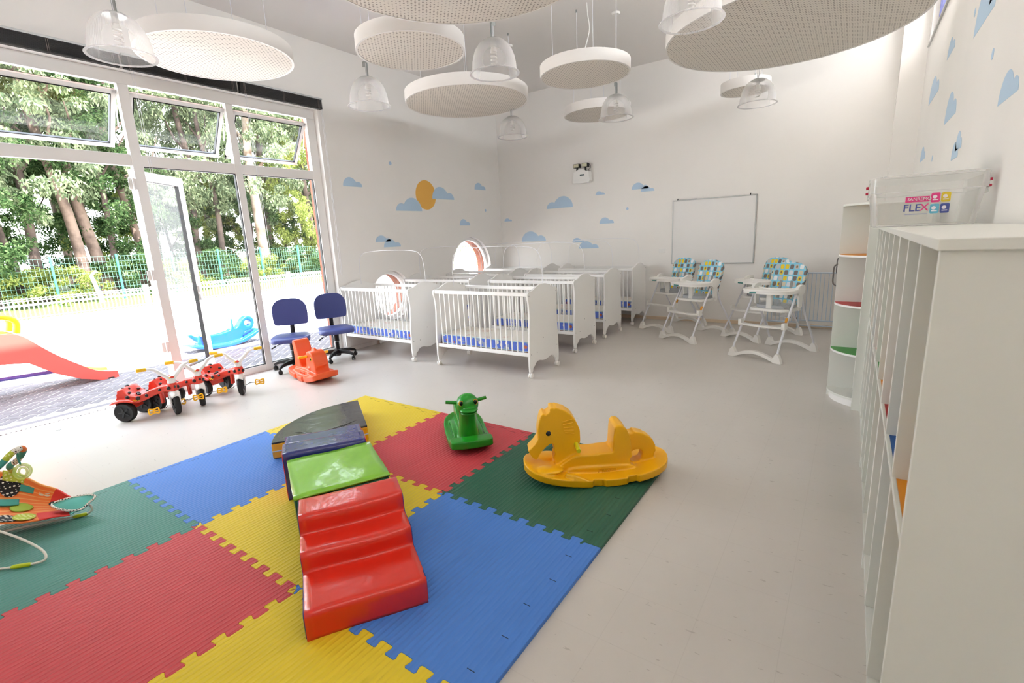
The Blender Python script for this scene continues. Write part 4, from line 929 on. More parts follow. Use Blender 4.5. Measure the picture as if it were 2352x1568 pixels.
# green duck
dk = thing('duck_rocker', 'green duck rocking toy facing the camera on the red mat', 'rocking toy', (1.585, -.255, 0), RD(48))
m_ = base_rocker(.35, .168, ZM, .055, .055, square=False)
m_.xf(Matrix.Rotation(pi/2, 4, 'Z'))
fr_ = MB(); fr_.prism(rrect(0, -.285, .315, .11, .03), .075, .132, 'XY'); m_.add(fr_.v, fr_.f)
m_.tube([(0, -.13, .07), (0, -.135, .13), (0, -.145, .22), (0, -.155, .28), (0, -.165, .33)], [.088, .078, .068, .064, .066], 24)
m_.ball((0, -.172, .362), (.086, .088, .082), 24, 16)
pr = smooth_loop([(-.10, .06), (-.09, .19), (-.04, .205), (.06, .215), (.13, .24), (.18, .26), (.225, .265), (.245, .21), (.25, .12), (.24, .06)], 3)
m_.prism(pr, -.070, .070, 'YZ')
m_.prism(smooth_loop([(-.13, .05), (-.10, .11), (.20, .11), (.26, .05)], 3), -.115, .115, 'YZ')
moulded('moulded_body', m_, GRN, dk, .006, 13)
bl_ = MB().ball((0, -.252, .340), (.066, .054, .017), 24, 12).ball((0, -.244, .316), (.060, .048, .015), 24, 12).ball((0, -.240, .353), (.042, .036, .018), 18, 10)
part('bill', bl_, GRN, dk)
for s in (-1, 1):
    part('handle', MB().cyl((s*.05, -.125, .362), (s*.155, -.105, .372), .0145, 14, .013), GRN, dk)
    ey = part('eye', MB().ball((s*.052, -.240, .392), (.013, .010, .017), 16, 10), EYEB, dk)
    part('eye_ring', MB().tube([(s*(.052+.0*k), -.2335+.006*cos(a), .408+.0)  if False else (s*(.054)+.0140*cos(a), -.236+.004*abs(cos(a)), .392+.018*sin(a)) for k, a in enumerate([2*pi*q/20 for q in range(20)])], .004, 6, closed=True), EYEY, ey)
    for k in range(4): part('foot_ridge', MB().tube([(s*.075, -.19-.022*k, .104+.006*k), (s*.135, -.19-.022*k, .102+.006*k)], .004, 6), GRN, dk)
    part('plate_groove', MB().tube(smooth_loop([(s*.125, -.12, .093), (s*.13, 0, .09), (s*.128, .12, .096), (s*.10, .20, .105)], 4, False), .0035, 6), GRN, dk)

# orange fish
ofi = thing('fish_rocker', 'orange fish rocking toy with yellow handles in front of the office chairs', 'rocking toy', (-1.27, .26, 0), RD(84))
m_ = base_rocker(.36, .165, .0, .075, .065, notch=((-.06, -.02), (.10, .15)), square=True); m_.xf(Matrix.Rotation(pi/2, 4, 'Z'))
hd_ = smooth_loop([(-.23, .06), (-.245, .15), (-.235, .26), (-.19, .345), (-.12, .375), (-.06, .35), (-.035, .29), (-.03, .20), (0, .165), (.08, .16), (.12, .18), (.12, .06)], 3)
m_.prism(hd_, -.088, .088, 'YZ')
m_.prism(smooth_loop([(-.20, .05), (-.17, .12), (.20, .14), (.24, .05)], 3), -.118, .118, 'YZ')
m_.prism(smooth_loop([(.08, .06), (.10, .20), (.125, .30), (.15, .38), (.19, .46), (.235, .475), (.25, .43), (.235, .33), (.24, .22), (.245, .06)], 3), -.095, .095, 'YZ')
m_.prism(smooth_loop([(-.15, .36), (-.11, .40), (-.06, .39), (-.05, .34)], 3), -.018, .018, 'YZ')
m_.tube([(-.06, -.235, .21), (0, -.25, .205), (.06, -.235, .21)], .016, 10)
for s in (-1, 1): m_.prism([(-.30, .07), (-.16, .085), (-.14, .125), (-.30, .105)], s*.06, s*.15, 'YZ'); m_.ball((s*.085, -.10, .165), (.02, .03, .022), 12, 8)
moulded('moulded_body', m_, ORG, ofi, .0065, 15)
for s in (-1, 1):
    part('handle', MB().cyl((s*.07, -.075, .305), (s*.185, -.065, .31), .0165, 14), YEL, ofi)
    ey = part('eye', MB().ball((s*.086, -.165, .285), (.006, .020, .026), 16, 10), EYEY, ofi); part('pupil', MB().ball((s*.091, -.168, .285), (.005, .011, .015), 14, 8), EYEB, ey)
    Mx = Matrix.Translation((s*.1195, .02, .098)) @ Matrix.Rotation(RD(90)*s, 4, 'Z') @ Matrix.Rotation(RD(90), 4, 'X')
    textmesh('FRESO', .022, ORG, 'embossed_name', ofi, Mx, depth=.003)
    part('name_border', MB().tube([(s*.1195, .02+x_, .098+z_) for x_, z_ in rrect(0, 0, .095, .032, .007, 3)], .002, 6, closed=True), ORG, ofi)

# ================================================================== FOAM STEPS
fx, fy, fa = 2.325, -2.146, RD(57.7)
def foam_local(x, y): return (fx+x*cos(fa)-y*sin(fa), fy+x*sin(fa)+y*cos(fa), .0205)
def wavy(mb, amp=.004, fq=9):
    for i, (x, y, z) in enumerate(mb.v): mb.v[i] = (x+amp*sin(fq*y+z*7)*.6, y+amp*sin(fq*x*1.3+z*5), z+amp*sin(fq*x+fq*.7*y) if z > .02 else z)
    return mb
def stepped(name, label, prof, W_, x, y, rz, top, sidem):
    t_ = thing(name, label, 'foam block', foam_local(x, y), fa+rz, 'soft vinyl play blocks')
    nx = 14; vs = []
    dense = []
    for i in range(len(prof)-1):
        a, b_ = Vector(prof[i]), Vector(prof[i+1]); k = max(1, int((b_-a).length/.012))
        dense += [tuple(a+(b_-a)*j/k) for j in range(k)]
    dense.append(prof[-1])
    for _ in range(3): dense = [dense[0]]+[tuple((Vector(dense[q-1])+2*Vector(dense[q])+Vector(dense[q+1]))/4) for q in range(1, len(dense)-1)]+[dense[-1]]
    cov = MB(); cov.grid([[(W_*i/nx, yy, zz) for yy, zz in dense] for i in range(nx+1)]); wavy(cov, .003)
    body = MB()
    sg_ = 1 if prof[1][1] < .2 else -1
    body.prism([(min(max(yy+sg_*.012, .001), prof[-1][0]-.001), max(zz-.014, 0)) for yy, zz in dense], .006, W_-.006, 'YZ')
    part('foam_side', body, sidem, t_)
    for xx in (.002, W_-.002): part('side_panel', MB().prism([(yy, max(zz-.002, 0)) for yy, zz in dense], xx-.003, xx+.003, 'YZ'), sidem, t_, smooth=False)
    c = link('vinyl_cover', cov.mesh('vinyl_cover', top), t_)
    s_ = c.modifiers.new('thick', 'SOLIDIFY'); s_.thickness = .012; s_.offset = 0
    sd = MB()
    for xx in (-.0, W_): sd.tube([(xx, yy, zz) for yy, zz in dense[1:]], .0035, 6)
    part('seam', sd, VBLU if sidem is VBLU else sidem, t_)
    return t_
stepped('foam_stairs', 'red vinyl foam stairs nearest the camera, three steps up', [(0, 0), (0, .115), (.28, .108), (.285, .20), (.465, .19), (.47, .285), (.665, .285), (.665, 0)], .495, 0, 0, 0, VRED, VBLU)
gb = thing('foam_cube', 'lime green vinyl foam block between the red and blue steps', 'foam block', foam_local(-.025, .68), fa+RD(5), 'soft vinyl play blocks')
gm = MB(); n = 12
gm.grid([[(.50*i/n, .525*j/n, .272+.005*sin(9*i/n)*sin(7*j/n)+.006*sin(3.1*i/n*1.0)*sin(3.1*j/n)) for j in range(n+1)] for i in range(n+1)])
c = link('vinyl_top', gm.mesh('vinyl_top', VGRN), gb); s_ = c.modifiers.new('t', 'SOLIDIFY'); s_.thickness = .012; s_.offset = 1
part('foam_side', MB().b2((.003, .003, 0), (.497, .522, .268)), VDGR, gb, bevel=.012)
stepped('foam_stairs', 'navy blue vinyl foam stairs with red sides going down beyond the green block', [(0, 0), (0, .302), (.185, .302), (.20, .252), (.47, .245), (.485, .12), (.62, .115), (.62, 0)], .50, -.095, 1.255, 0, VBLU, VRED2)
qf = thing('foam_quarter', 'black topped quarter-round foam block with amber sides, furthest of the row', 'foam block', foam_local(.48, 1.965), fa, 'soft vinyl play blocks')
qp = [(0, 0), (-.70, 0)]+[(-.70*cos(a), .72*sin(a)) for a in [pi/2*k/22 for k in range(1, 23)]]
part('foam_side', MB().prism(qp, 0, .122, 'XY'), VYEL, qf, bevel=.012)
part('vinyl_top', MB().prism([(x_*.995, y_*.995) for x_, y_ in qp], .118, .132, 'XY'), VBLK, qf, bevel=.005)
part('seam', MB().tube([(x_*1.002-.0, y_*1.0, .062) for x_, y_ in [(-.70, -.001), (0, -.001), (.002, .72)]], .004, 6), PIPE, qf)
fold = MB()
for k in range(5):
    fold.tube(smooth_loop([(-.33+.03*k, .012, .131), (-.30+.03*k, .05+.008*k, .133), (-.24+.03*k, .09+.012*k, .133), (-.17+.028*k, .12+.015*k, .130)], 4, False), [.002]+[.005]*11+[.002], 6, flat=.5)
for k in range(3): fold.tube(smooth_loop([(-.39-.012*k, .012, .131), (-.40-.02*k, .06, .133), (-.46-.015*k, .10+.012*k, .133), (-.54-.01*k, .105+.02*k, .130)], 4, False), [.002]+[.005]*11+[.002], 6, flat=.5)
part('crease', fold, VBLK, qf)

# ================================================================== PUZZLE MATS
TE = 9; AMP = .021
def teeth():
    o = []
    for k in range(TE):
        s0 = k/TE; p = 1/TE
        o += [(s0+.27*p, -AMP), (s0+.20*p, AMP*.35), (s0+.20*p, AMP), (s0+.80*p, AMP), (s0+.80*p, AMP*.35), (s0+.73*p, -AMP)]
    pts = [(0, 0), (.010, 0), (.016, -AMP)]+o+[(.984, -AMP), (.990, 0), (1, 0)]
    out = [pts[0]]
    for a, b_ in zip(pts[:-1], pts[1:]):
        L = math.hypot(b_[0]-a[0], b_[1]-a[1]); f = min(.42, .006/max(L, 1e-6))
        out += [(a[0]+(b_[0]-a[0])*f, a[1]+(b_[1]-a[1])*f), (b_[0]-(b_[0]-a[0])*f, b_[1]-(b_[1]-a[1])*f)]
    return out+[pts[-1]]
TT = teeth()
def mat_tile(i, j, col, label):
    """tile covers x i..i+1, y -j-1..-j"""
    ex = .08
    xa, xb = i-(ex if i == 0 else 0), i+1+(ex if i == 2 else 0); yt, yb_ = -j+(ex if j == 0 else 0), -j-1
    pts = []
    # bottom edge left->right
    pts += [(xa, yb_)]*(xa != i)+[(i+s, yb_+d) for s, d in TT] if True else []
    right = [(i+1+d, yb_+s) for s, d in TT] if i < 2 else [(xb, yb_), (xb, yt)]
    pts += right
    if i < 2 and j == 0: pts += [(i+1, yt)]
    top = [(i+s, -j+d) for s, d in TT][::-1] if j > 0 else [(xb if i == 2 else i+1, yt), (xa, yt)]
    if i == 2 and j > 0: pts += [(xb, -j)]
    pts += top
    if i == 0 and j > 0: pts += [(xa, -j)]
    left = [(i+d, yb_+s) for s, d in TT][::-1] if i > 0 else []
    if i > 0 and j == 0: pts += [(i, yt)]
    pts += left
    cl = [pts[0]]
    for p in pts[1:]:
        if math.hypot(p[0]-cl[-1][0], p[1]-cl[-1][1]) > 1e-5: cl.append(p)
    if math.hypot(cl[0][0]-cl[-1][0], cl[0][1]-cl[-1][1]) < 1e-5: cl.pop()
    # inset top ring for a fine dark joint
    A = sum(cl[k-1][0]*cl[k][1]-cl[k][0]*cl[k-1][1] for k in range(len(cl)))
    if A < 0: cl.reverse()
    N = len(cl); ins = []
    for k in range(N):
        a, b_, c_ = Vector(cl[k-1]), Vector(cl[k]), Vector(cl[(k+1) % N]); d1 = (b_-a).normalized(); d2 = (c_-b_).normalized(); n1 = Vector((-d1.y, d1.x)); n2 = Vector((-d2.y, d2.x)); nn = (n1+n2)
        nn = nn.normalized() if nn.length > .2 else n1
        ins.append(tuple(b_+nn*.0016))
    m_ = MB(); cx, cyy = i+.5, -j-.5
    sh_ = lambda p: (p[0]-cx, p[1]-cyy)
    m_.v = [(*sh_(p), 0) for p in cl]+[(*sh_(p), .0175) for p in cl]+[(*sh_(p), .0200) for p in ins]
    tris = geometry.tessellate_polygon([[Vector((x, y, 0)) for x, y in ins]])
    for tr in tris:
        a, b_, c_ = tr; P = [m_.v[2*N+q] for q in tr]
        cr_ = (P[1][0]-P[0][0])*(P[2][1]-P[0][1])-(P[2][0]-P[0][0])*(P[1][1]-P[0][1])
        m_.f.append((2*N+a, 2*N+b_, 2*N+c_) if cr_ > 0 else (2*N+a, 2*N+c_, 2*N+b_))
    for k in range(N):
        q = (k+1) % N; m_.f += [(k, q, N+q, N+k), (N+k, N+q, 2*N+q, 2*N+k)]
    m_.m = [0]*len(m_.f)
    me = bpy.data.meshes.new('mat_tile'); me.from_pydata(m_.v, [], m_.f); me.materials.append(EV[col]); me.update()
    o = link('mat_tile', me, None, (cx, cyy, .0004)); tag(o, label, 'puzzle mat', 'coloured puzzle floor mats')
    sl = MB()
    if i == 0:
        for k in range(9): sl.b2((-.5-(.015 if k % 2 else .045), -.46+k*.108, .0198), (-.5-(.012 if k % 2 else .042), -.46+k*.108+.075, .0204))
    if j == 0:
        for k in range(9): sl.b2((-.46+k*.108, .5+(.012 if k % 2 else .042), .0198), (-.46+k*.108+.075, .5+(.015 if k % 2 else .045), .0204))
    if i == 2:
        for k in range(5): sl.b2((.455+.02*(k % 2), -.40+k*.19, .0198), (.49+.02*(k % 2), -.397+k*.19, .0203))
    if sl.v: part('edge_slit', sl, SLIT, o, smooth=False)['kind'] = 'stuff'
for i, j, c, l in ((0, 0, 'yellow', 'yellow puzzle mat tile under the black quarter block'), (1, 0, 'red', 'red puzzle mat tile under the green duck'), (2, 0, 'dark_green', 'dark green puzzle mat tile under the yellow seahorse'),
    (0, 1, 'blue', 'blue puzzle mat tile left of the blue and green foam blocks'), (1, 1, 'yellow', 'yellow puzzle mat tile in the middle, under the green and red blocks'), (2, 1, 'blue', 'big blue puzzle mat tile right of the red foam stairs'),
    (0, 2, 'teal', 'pale teal puzzle mat tile under the baby bouncer'), (1, 2, 'red', 'red puzzle mat tile in the lower left corner'), (2, 2, 'yellow', 'yellow puzzle mat tile in front of the red foam stairs')):
    mat_tile(i, j, c, l)

# ================================================================== BABY BOUNCER
OR_S = M('orange_fabric', (.92, .49, .23), .8); OR_L = M('pale_orange_stripe', (.93, .64, .36), .8)
AQ = M('aqua_fabric', (.42, .78, .74), .7); LIME = M('lime_rubber', (.74, .80, .08), .5); LEAFG = M('lime_leaf_fabric', (.62, .72, .22), .8); TEALF = M('teal_fabric', (.25, .60, .55), .8)
CRIM = M('red_fabric', (.86, .22, .20), .75); WIRE = M('putty_metal', (.86, .84, .79), .35)
def polka(name, base, dotc, per):
    m = M(name, base, .8); t, b = nodes(m); o, v = objxyz(t)
    vo = t.nodes.new('ShaderNodeTexVoronoi'); vo.inputs['Scale'].default_value = 1/per; vo.inputs['Randomness'].default_value = .15; t.links.new(v, vo.inputs['Vector'])
    t.links.new(mixc(t, math_(t, 'LESS_THAN', vo.outputs['Distance'], .36), base, dotc), b.inputs['Base Color']); return m
PKB = polka('black_polka_fabric', (.10, .10, .11), (.90, .89, .84), .020); PKL = polka('lime_check_fabric', (.70, .76, .26), (.86, .88, .62), .018); DOTW = polka('spotted_piping', (.90, .89, .85), (.12, .12, .12), .012)
bn = thing('baby_bouncer', 'orange patchwork baby bouncer with toy bar, cut by the left edge', 'baby bouncer', (0, 0, 0))
FAR = [(-.53, -2.86, .45), (-.401, -2.644, .32), (-.311, -2.551, .28), (-.258, -2.462, .22), (-.081, -2.42, .19), (.019, -2.374, .165), (.189, -2.346, .14), (.254, -2.293, .12)]
MID = [(-.25, -2.92, .32), (-.157, -2.706, .17), (-.114, -2.613, .12), (-.084, -2.546, .10), (-.03, -2.476, .08), (.05, -2.428, .08), (.16, -2.364, .085), (.262, -2.300, .115)]
NEAR = [(.16, -2.97, .40), (.252, -2.755, .20), (.254, -2.664, .16), (.277, -2.587, .13), (.281, -2.519, .11), (.299, -2.448, .10), (.321, -2.396, .09), (.305, -2.33, .112)]
rows = [smooth_loop(r, 4, False) for r in (FAR, MID, NEAR)]; nv = 49; P = []
for a, m_, c in zip(*rows):
    P.append([tuple(Vector(a)*(1-u)*(1-2*u)+Vector(m_)*4*u*(1-u)+Vector(c)*u*(2*u-1)) for u in [k/(nv-1) for k in range(nv)]])
sf = MB(); sf.grid(P); nf = len(P)-1
so = link('seat_fabric', sf.mesh('seat_fabric', [OR_S, CRIM, AQ, OR_L]), bn)
for q, pl in enumerate(so.data.polygons):
    iu, iv = divmod(q, nv-1); pl.material_index = 1 if (iu >= nf-8 and iv < 20) or (iv > 34 and nf-13 < iu < nf-4) else (2 if iu >= nf-6 and iv >= 16 else (3 if iv % 4 == 0 else 0))
d_ = so.modifiers.new('t', 'SOLIDIFY'); d_.thickness = .008; d_.offset = 0
def patch(name, u0, u1, v0, v1, mat, lift=.004, round_=True):
    """cloth appliqué following the seat: u along the seat 0..1, v across it"""
    def S_(u, v):
        u = min(max(u, 0), .999)*nf; i = int(u); f = u-i; v = min(max(v, 0), .999)*(nv-1); j = int(v); g = v-j
        p = (Vector(P[i][j])*(1-g)+Vector(P[i][j+1])*g)*(1-f)+(Vector(P[i+1][j])*(1-g)+Vector(P[i+1][j+1])*g)*f
        return p
    m_ = MB(); n = 8; G = []
    for a in range(n+1):
        row = []
        for b_ in range(n+1):
            x, y = -1+2*a/n, -1+2*b_/n
            if round_: x, y = x*math.sqrt(1-y*y/2), y*math.sqrt(1-x*x/2)
            row.append(tuple(S_((u0+u1)/2+(u1-u0)/2*x, (v0+v1)/2+(v1-v0)/2*y)+Vector((.3, .1, 1)).normalized()*(lift+.006)))
        G.append(row)
    m_.grid(G); o_ = link(name, m_.mesh(name, mat), bn); q = o_.modifiers.new('t', 'SOLIDIFY'); q.thickness = .003; return o_
patch('applique', .27, .43, .03, .34, PKB); patch('applique', .22, .41, .72, .99, PKB, .003); patch('applique', .37, .56, .74, .98, PKL, .006)
patch('applique', .30, .44, .0, .12, PKL, .007, False); patch('applique', .36, .55, .46, .66, LEAFG); patch('applique', .41, .53, .13, .24, TEALF, .004, False); patch('applique', .28, .44, .40, .52, TEALF, .010, False)
patch('applique', .70, .86, .36, .58, M('charcoal_fabric', (.16, .15, .16), .8), .006)
CREAMF = M('cream_fabric', (.86, .84, .76), .8)
for u_, v_ in ((.60, .17), (.655, .17), (.605, .225), (.66, .225)): patch('dragonfly_wing', u_-.028, u_+.028, v_-.022, v_+.022, CREAMF, .004)
fl = smooth_loop([(.14, -2.43, .125), (.19, -2.375, .145), (.262, -2.285, .150), (.298, -2.262, .135), (.315, -2.30, .12), (.325, -2.345, .10), (.30, -2.40, .115), (.21, -2.43, .12)], 3)
fc = Vector((.24, -2.35, .142)); fm_ = MB(); fm_.add([tuple(fc)]+[p for p in fl], [(0, k+1, (k+1) % len(fl)+1) for k in range(len(fl))])
o_ = link('foot_flap', fm_.mesh('foot_flap', AQ), bn); q = o_.modifiers.new('t', 'SOLIDIFY'); q.thickness = .012
part('flap_piping', MB().tube(fl, .006, 8, closed=True), DOTW, bn)
FW = [(.20, -2.40, .10), (.254, -2.325, .115), (.285, -2.296, .095), (.292, -2.290, .06), (.264, -2.311, .035), (.235, -2.346, .03), (.137, -2.505, .03), (.044, -2.656, .03), (-.05, -2.81, .03)]
NW = [(.16, -2.85, .26), (.246, -2.755, .20), (.315, -2.678, .14), (.433, -2.621, .10), (.561, -2.583, .07), (.638, -2.576, .05), (.656, -2.595, .035), (.611, -2.65, .03), (.531, -2.734, .03), (.438, -2.813, .03), (.33, -2.90, .03)]
for wp in (FW, NW): part('wire_frame', MB().tube(smooth_loop(wp, 5, False), .0062, 10), WIRE, bn)
for a, b_ in (((.268, -2.307, .034), (.222, -2.367, .030)), ((.626, -2.632, .030), (.566, -2.698, .030))):
    a, b_ = Vector(a), Vector(b_); part('rubber_foot', MB().tube([a, a+(b_-a)*.15, a+(b_-a)*.85, b_], [.007, .0105, .0105, .007], 12), LIME, bn)
AR = smooth_loop([(-.10, -2.76, .26), (-.02, -2.655, .35), (.039, -2.58, .42), (.045, -2.526, .47), (.035, -2.484, .485), (-.005, -2.468, .455), (-.104, -2.489, .38), (-.16, -2.522, .34), (-.28, -2.50, .27)], 5, False)
seg = [TEALF, DOTW, TEALF, PKL, DOTW, OR_S]
tb = part('toy_bar', MB().tube(AR, .017, 12), [TEALF], bn)
tb.data.materials.clear()
for m_ in seg: tb.data.materials.append(m_)
for k, pl in enumerate(tb.data.polygons): pl.material_index = (k//12)//4 % len(seg)
part('teether_ring', MB().tube([(.005+.0*k, -2.495+.035*cos(2*pi*k/20), .335+.042*sin(2*pi*k/20)) for k in range(20)], .009, 8, closed=True).tube([(.012, -2.495+.018*cos(2*pi*k/16), .335+.026*sin(2*pi*k/16)) for k in range(16)], .006, 8, closed=True), thin('lime_clear_plastic', (.82, .9, .5), .5), bn)
part('toy_ribbon', MB().tube([(.03, -2.50, .465), (.01, -2.50, .42), (.005, -2.495, .375)], .005, 6), TEALF, bn)

tag(part('door_stop', MB().lathe([(.03, 0), (.03, .006), (.02, .012), (.001, .013)], 20, c=(-2.02, -1.94, 0)), STEEL), 'small round metal door stop on the floor by the doorway', 'door stop')

# ================================================================== OUTDOORS
GZ = -.03
GROUND = M('pale_sunlit_ground', (.90, .88, .85), .9, noise=(6, .10), bump=(20, .2))
LAWN = M('lawn_green', (.27, .34, .13), .95, noise=(9, .35), var=(.38, .41, .20), bump=(40, .6))
struct('yard_ground', MB().b2((-14.72, -45, GZ-.1), (40, 45, GZ)), GROUND, smooth=False)
lawn = MB(); lawn.grid([[(-14.72-k*2.0, -40+j*8, GZ+(.0 if k == 0 else .08*k+.05*sin(j*2+k))) for j in range(12)] for k in range(14)])
struct('lawn', lawn, LAWN)
PAV = [M('grey_paver', (.345, .33, .34), .8, noise=(14, .05)), M('light_grey_paver', (.375, .36, .37), .8, noise=(14, .05))]
PX0, PX1, PY0, PY1 = -5.9, -2.72, -4.2, 6.0
pvg = struct('paving', MB().b2((-6.0, -4.3, GZ-.08), (-2.46, 6.1, GZ-.010)), M('dark_joint_sand', (.13, .125, .13), .95), smooth=False)
bw = .105; gap = .010
def paver_mesh(a, b_, nm, m_):
    mb = MB(); x, y = a/2, b_/2; c = .004
    mb.add([(-x,-y,-.03),(x,-y,-.03),(x,y,-.03),(-x,y,-.03),(-x,-y,-c),(x,-y,-c),(x,y,-c),(-x,y,-c),(-x+c,-y+c,0),(x-c,-y+c,0),(x-c,y-c,0),(-x+c,y-c,0)],
           [(0,1,5,4),(1,2,6,5),(2,3,7,6),(3,0,4,7),(4,5,9,8),(5,6,10,9),(6,7,11,10),(7,4,8,11),(8,9,10,11)])
    return mb.mesh(nm, m_, False), mb
pm = [paver_mesh(2*bw-gap, bw-gap, 'paver', m_)[0] for m_ in PAV]; pmb = paver_mesh(2*bw-gap, bw-gap, 'tmp', PAV[0])[1]
em = paver_mesh(.255, .225, 'paver', PAV[1])[0]
camp = Vector((4.0, -3.0, 0)); items = []
for gx_ in range(-70, 71):
    for gy_ in range(-70, 71):
        d = (gx_-gy_) % 4
        if d == 0: cxy, hor = ((gx_+1)*bw, (gy_+.5)*bw), True
        elif d == 3: cxy, hor = ((gx_+.5)*bw, (gy_+1)*bw), False
        else: continue
        a = RD(45); X = -4.3+cxy[0]*cos(a)-cxy[1]*sin(a); Y = .5+cxy[0]*sin(a)+cxy[1]*cos(a)
        if PX0 < X < PX1-.06 and PY0 < Y < PY1: items.append((X, Y, a if hor else a+pi/2))
def seen(X, Y):
    dx, dy = X-4.003, Y+2.995; dep = dx*-.5633+dy*.799; u = (dx*.8222+dy*.5672)/max(dep, .1)
    return dep > .5 and -1.10 < u
items.sort(key=lambda q: (not seen(q[0], q[1]), (Vector((q[0], q[1], 0))-camp).length))
rest = MB()
for k, (X, Y, a) in enumerate(items):
    z = GZ+.004+random.uniform(-.0015, .0015)
    if k < 262: o = link('paver', pm[random.random() > .5], pvg, (X, Y, z)); o.rotation_euler = (random.uniform(-.006, .006), random.uniform(-.006, .006), a)
    else:
        k0 = len(rest.v); rest.add(pmb.v, pmb.f); rest.xf(Matrix.Translation((X, Y, z)) @ Matrix.Rotation(a, 4, 'Z'), k0)
part('paver', rest, PAV[0], pvg, smooth=False)['kind'] = 'stuff'
for k in range(30):
    o = link('paver', em, pvg, (-2.60, -3.9+.232*k, GZ+.005+random.uniform(-.001, .001)))
    o.rotation_euler = (0, 0, pi/2)

# ---- low white fence
def fence_panel(y0, y1, label):
    t_ = thing('low_bar_fence', label, 'fence', (-14.6, y0, GZ), 0, 'low white bar fence along the yard'); L = y1-y0; n = int(L/.098); br_ = MB()
    for k in range(n):
        y = L*(k+.5)/n
        br_.tube([(0, y, 0), (0, y, .40), (.07, y, .455), (0, y, .515), (0, y, .60)], .0135, 5)
    part('bar', br_, METW, t_)['kind'] = 'stuff'
    for z, x in ((.06, .012), (.385, .012), (.415, .012), (.515, .012), (.57, .012)): part('rail', MB().b2((x-.008, .02, z-.010), (x+.010, L-.02, z+.010)), METW, t_, smooth=False)
ys = (-6.7, -1.8, 3.1, 8.0, 12.9, 17.8); nm = ['leftmost, mostly out of the picture', 'seen through the open doorway', 'seen past the open door leaf', 'seen through the narrow window bay', 'hidden towards the round windows']
for k in range(5): fence_panel(ys[k], ys[k+1], 'low white bar fence panel '+nm[k])
for k, y in enumerate(ys): tag(part('fence_post', MB().b2((-14.64, y-.07, GZ), (-14.56, y+.07, .64)), METW, bevel=.006), 'white fence post between low bar panels, %s' % ('far left', 'left of the doorway view', 'at the door frame', 'behind the office chairs', 'right of the window', 'far right')[k], 'fence post', 'white fence posts')
gp = thing('white_mesh_gate', 'tall white mesh gate seen faintly through the round windows', 'gate', (-7.6, 7.0, GZ), 0)
for y in (0, 2.4, 4.8, 7.2): part('gate_post', MB().b2((-.04, y-.04, 0), (.04, y+.04, 2.1)), METW, gp, smooth=False)
gb_ = MB()
for k in range(48): gb_.b2((-.008, .15*k-.010, .05), (.008, .15*k+.010, 2.05))
for k in range(9): gb_.b2((-.012, 0, .08+.24*k-.018), (.012, 7.2, .08+.24*k+.018))
part('gate_mesh', gb_, METW, gp, smooth=False)['kind'] = 'stuff'
# ---- tall green mesh fence behind
GPOST = M('green_fence_paint', (.20, .52, .46), .5); GWIRE = M('green_wire', (.42, .58, .52), .5)
gy = [-1.9, -.15, 1.6, 3.37, 5.1, 6.79, 8.57, 10.36, 12.1, 13.9, 15.7]
for k, y in enumerate(gy): tag(part('mesh_fence_post', MB().b2((-17.53, y-.03, -.1), (-17.47, y+.03, 1.66)), GPOST, bevel=.004), 'green post of the tall mesh fence, %d%s from the left' % (k+1, ('st', 'nd', 'rd')[k] if k < 3 else 'th'), 'fence post', 'green mesh fence posts')
ms = MB()
for k in range(int((15.7+1.9)/.11)): ms.b2((-17.503, -1.9+.11*k-.003, .1), (-17.497, -1.9+.11*k+.003, 1.6))
for k in range(9): ms.b2((-17.503, -1.9, .15+.18*k-.003), (-17.497, 15.7, .15+.18*k+.003))
o = part('mesh_fence_wire', ms, GWIRE, smooth=False); o['kind'] = 'stuff'; tag(o, 'fine green wire mesh of the tall fence before the trees', 'fence')
tag(part('concrete_post', MB().tube([(-17.1, 2.62, 0), (-17.1, 2.45, .98), (-17.1, 2.62, 1.12)], [.07, .055, .05], 4), M('weathered_concrete', (.62, .60, .57), .9)), 'leaning weathered concrete post with a bent top by the trees', 'post')

# ---- trees
def leafmat(name, a, c):
    m = bpy.data.materials.new(name); m.use_nodes = True; t = m.node_tree; t.nodes.clear()
    out = t.nodes.new('ShaderNodeOutputMaterial'); df = t.nodes.new('ShaderNodeBsdfDiffuse'); tl = t.nodes.new('ShaderNodeBsdfTranslucent'); mx = t.nodes.new('ShaderNodeMixShader'); mx.inputs[0].default_value = .42
    g_ = t.nodes.new('ShaderNodeNewGeometry'); rr = t.nodes.new('ShaderNodeValToRGB')
    rr.color_ramp.elements[0].color = (*lin(a), 1); rr.color_ramp.elements[1].color = (*lin(c), 1)
    t.links.new(g_.outputs['Random Per Island'], rr.inputs[0])
    for n in (df, tl): t.links.new(rr.outputs[0], n.inputs[0])
    t.links.new(df.outputs[0], mx.inputs[1]); t.links.new(tl.outputs[0], mx.inputs[2]); t.links.new(mx.outputs[0], out.inputs[0]); return m
LF = [leafmat('eucalyptus_leaf', (.29, .35, .26), (.60, .64, .50)), leafmat('bright_leaf', (.36, .42, .19), (.66, .69, .40)), leafmat('dark_leaf', (.15, .25, .14), (.38, .46, .30))]
BARK = [M('grey_brown_bark', (.37, .31, .28), .9, noise=(2.5, .5), var=(.22, .18, .16), bump=(14, .5)), M('pinkish_bark', (.46, .385, .34), .9, noise=(2.5, .4), var=(.30, .24, .21), bump=(14, .4)), M('pale_peeling_bark', (.60, .55, .49), .85, noise=(1.4, .4), var=(.37, .28, .22), bump=(9, .3))]
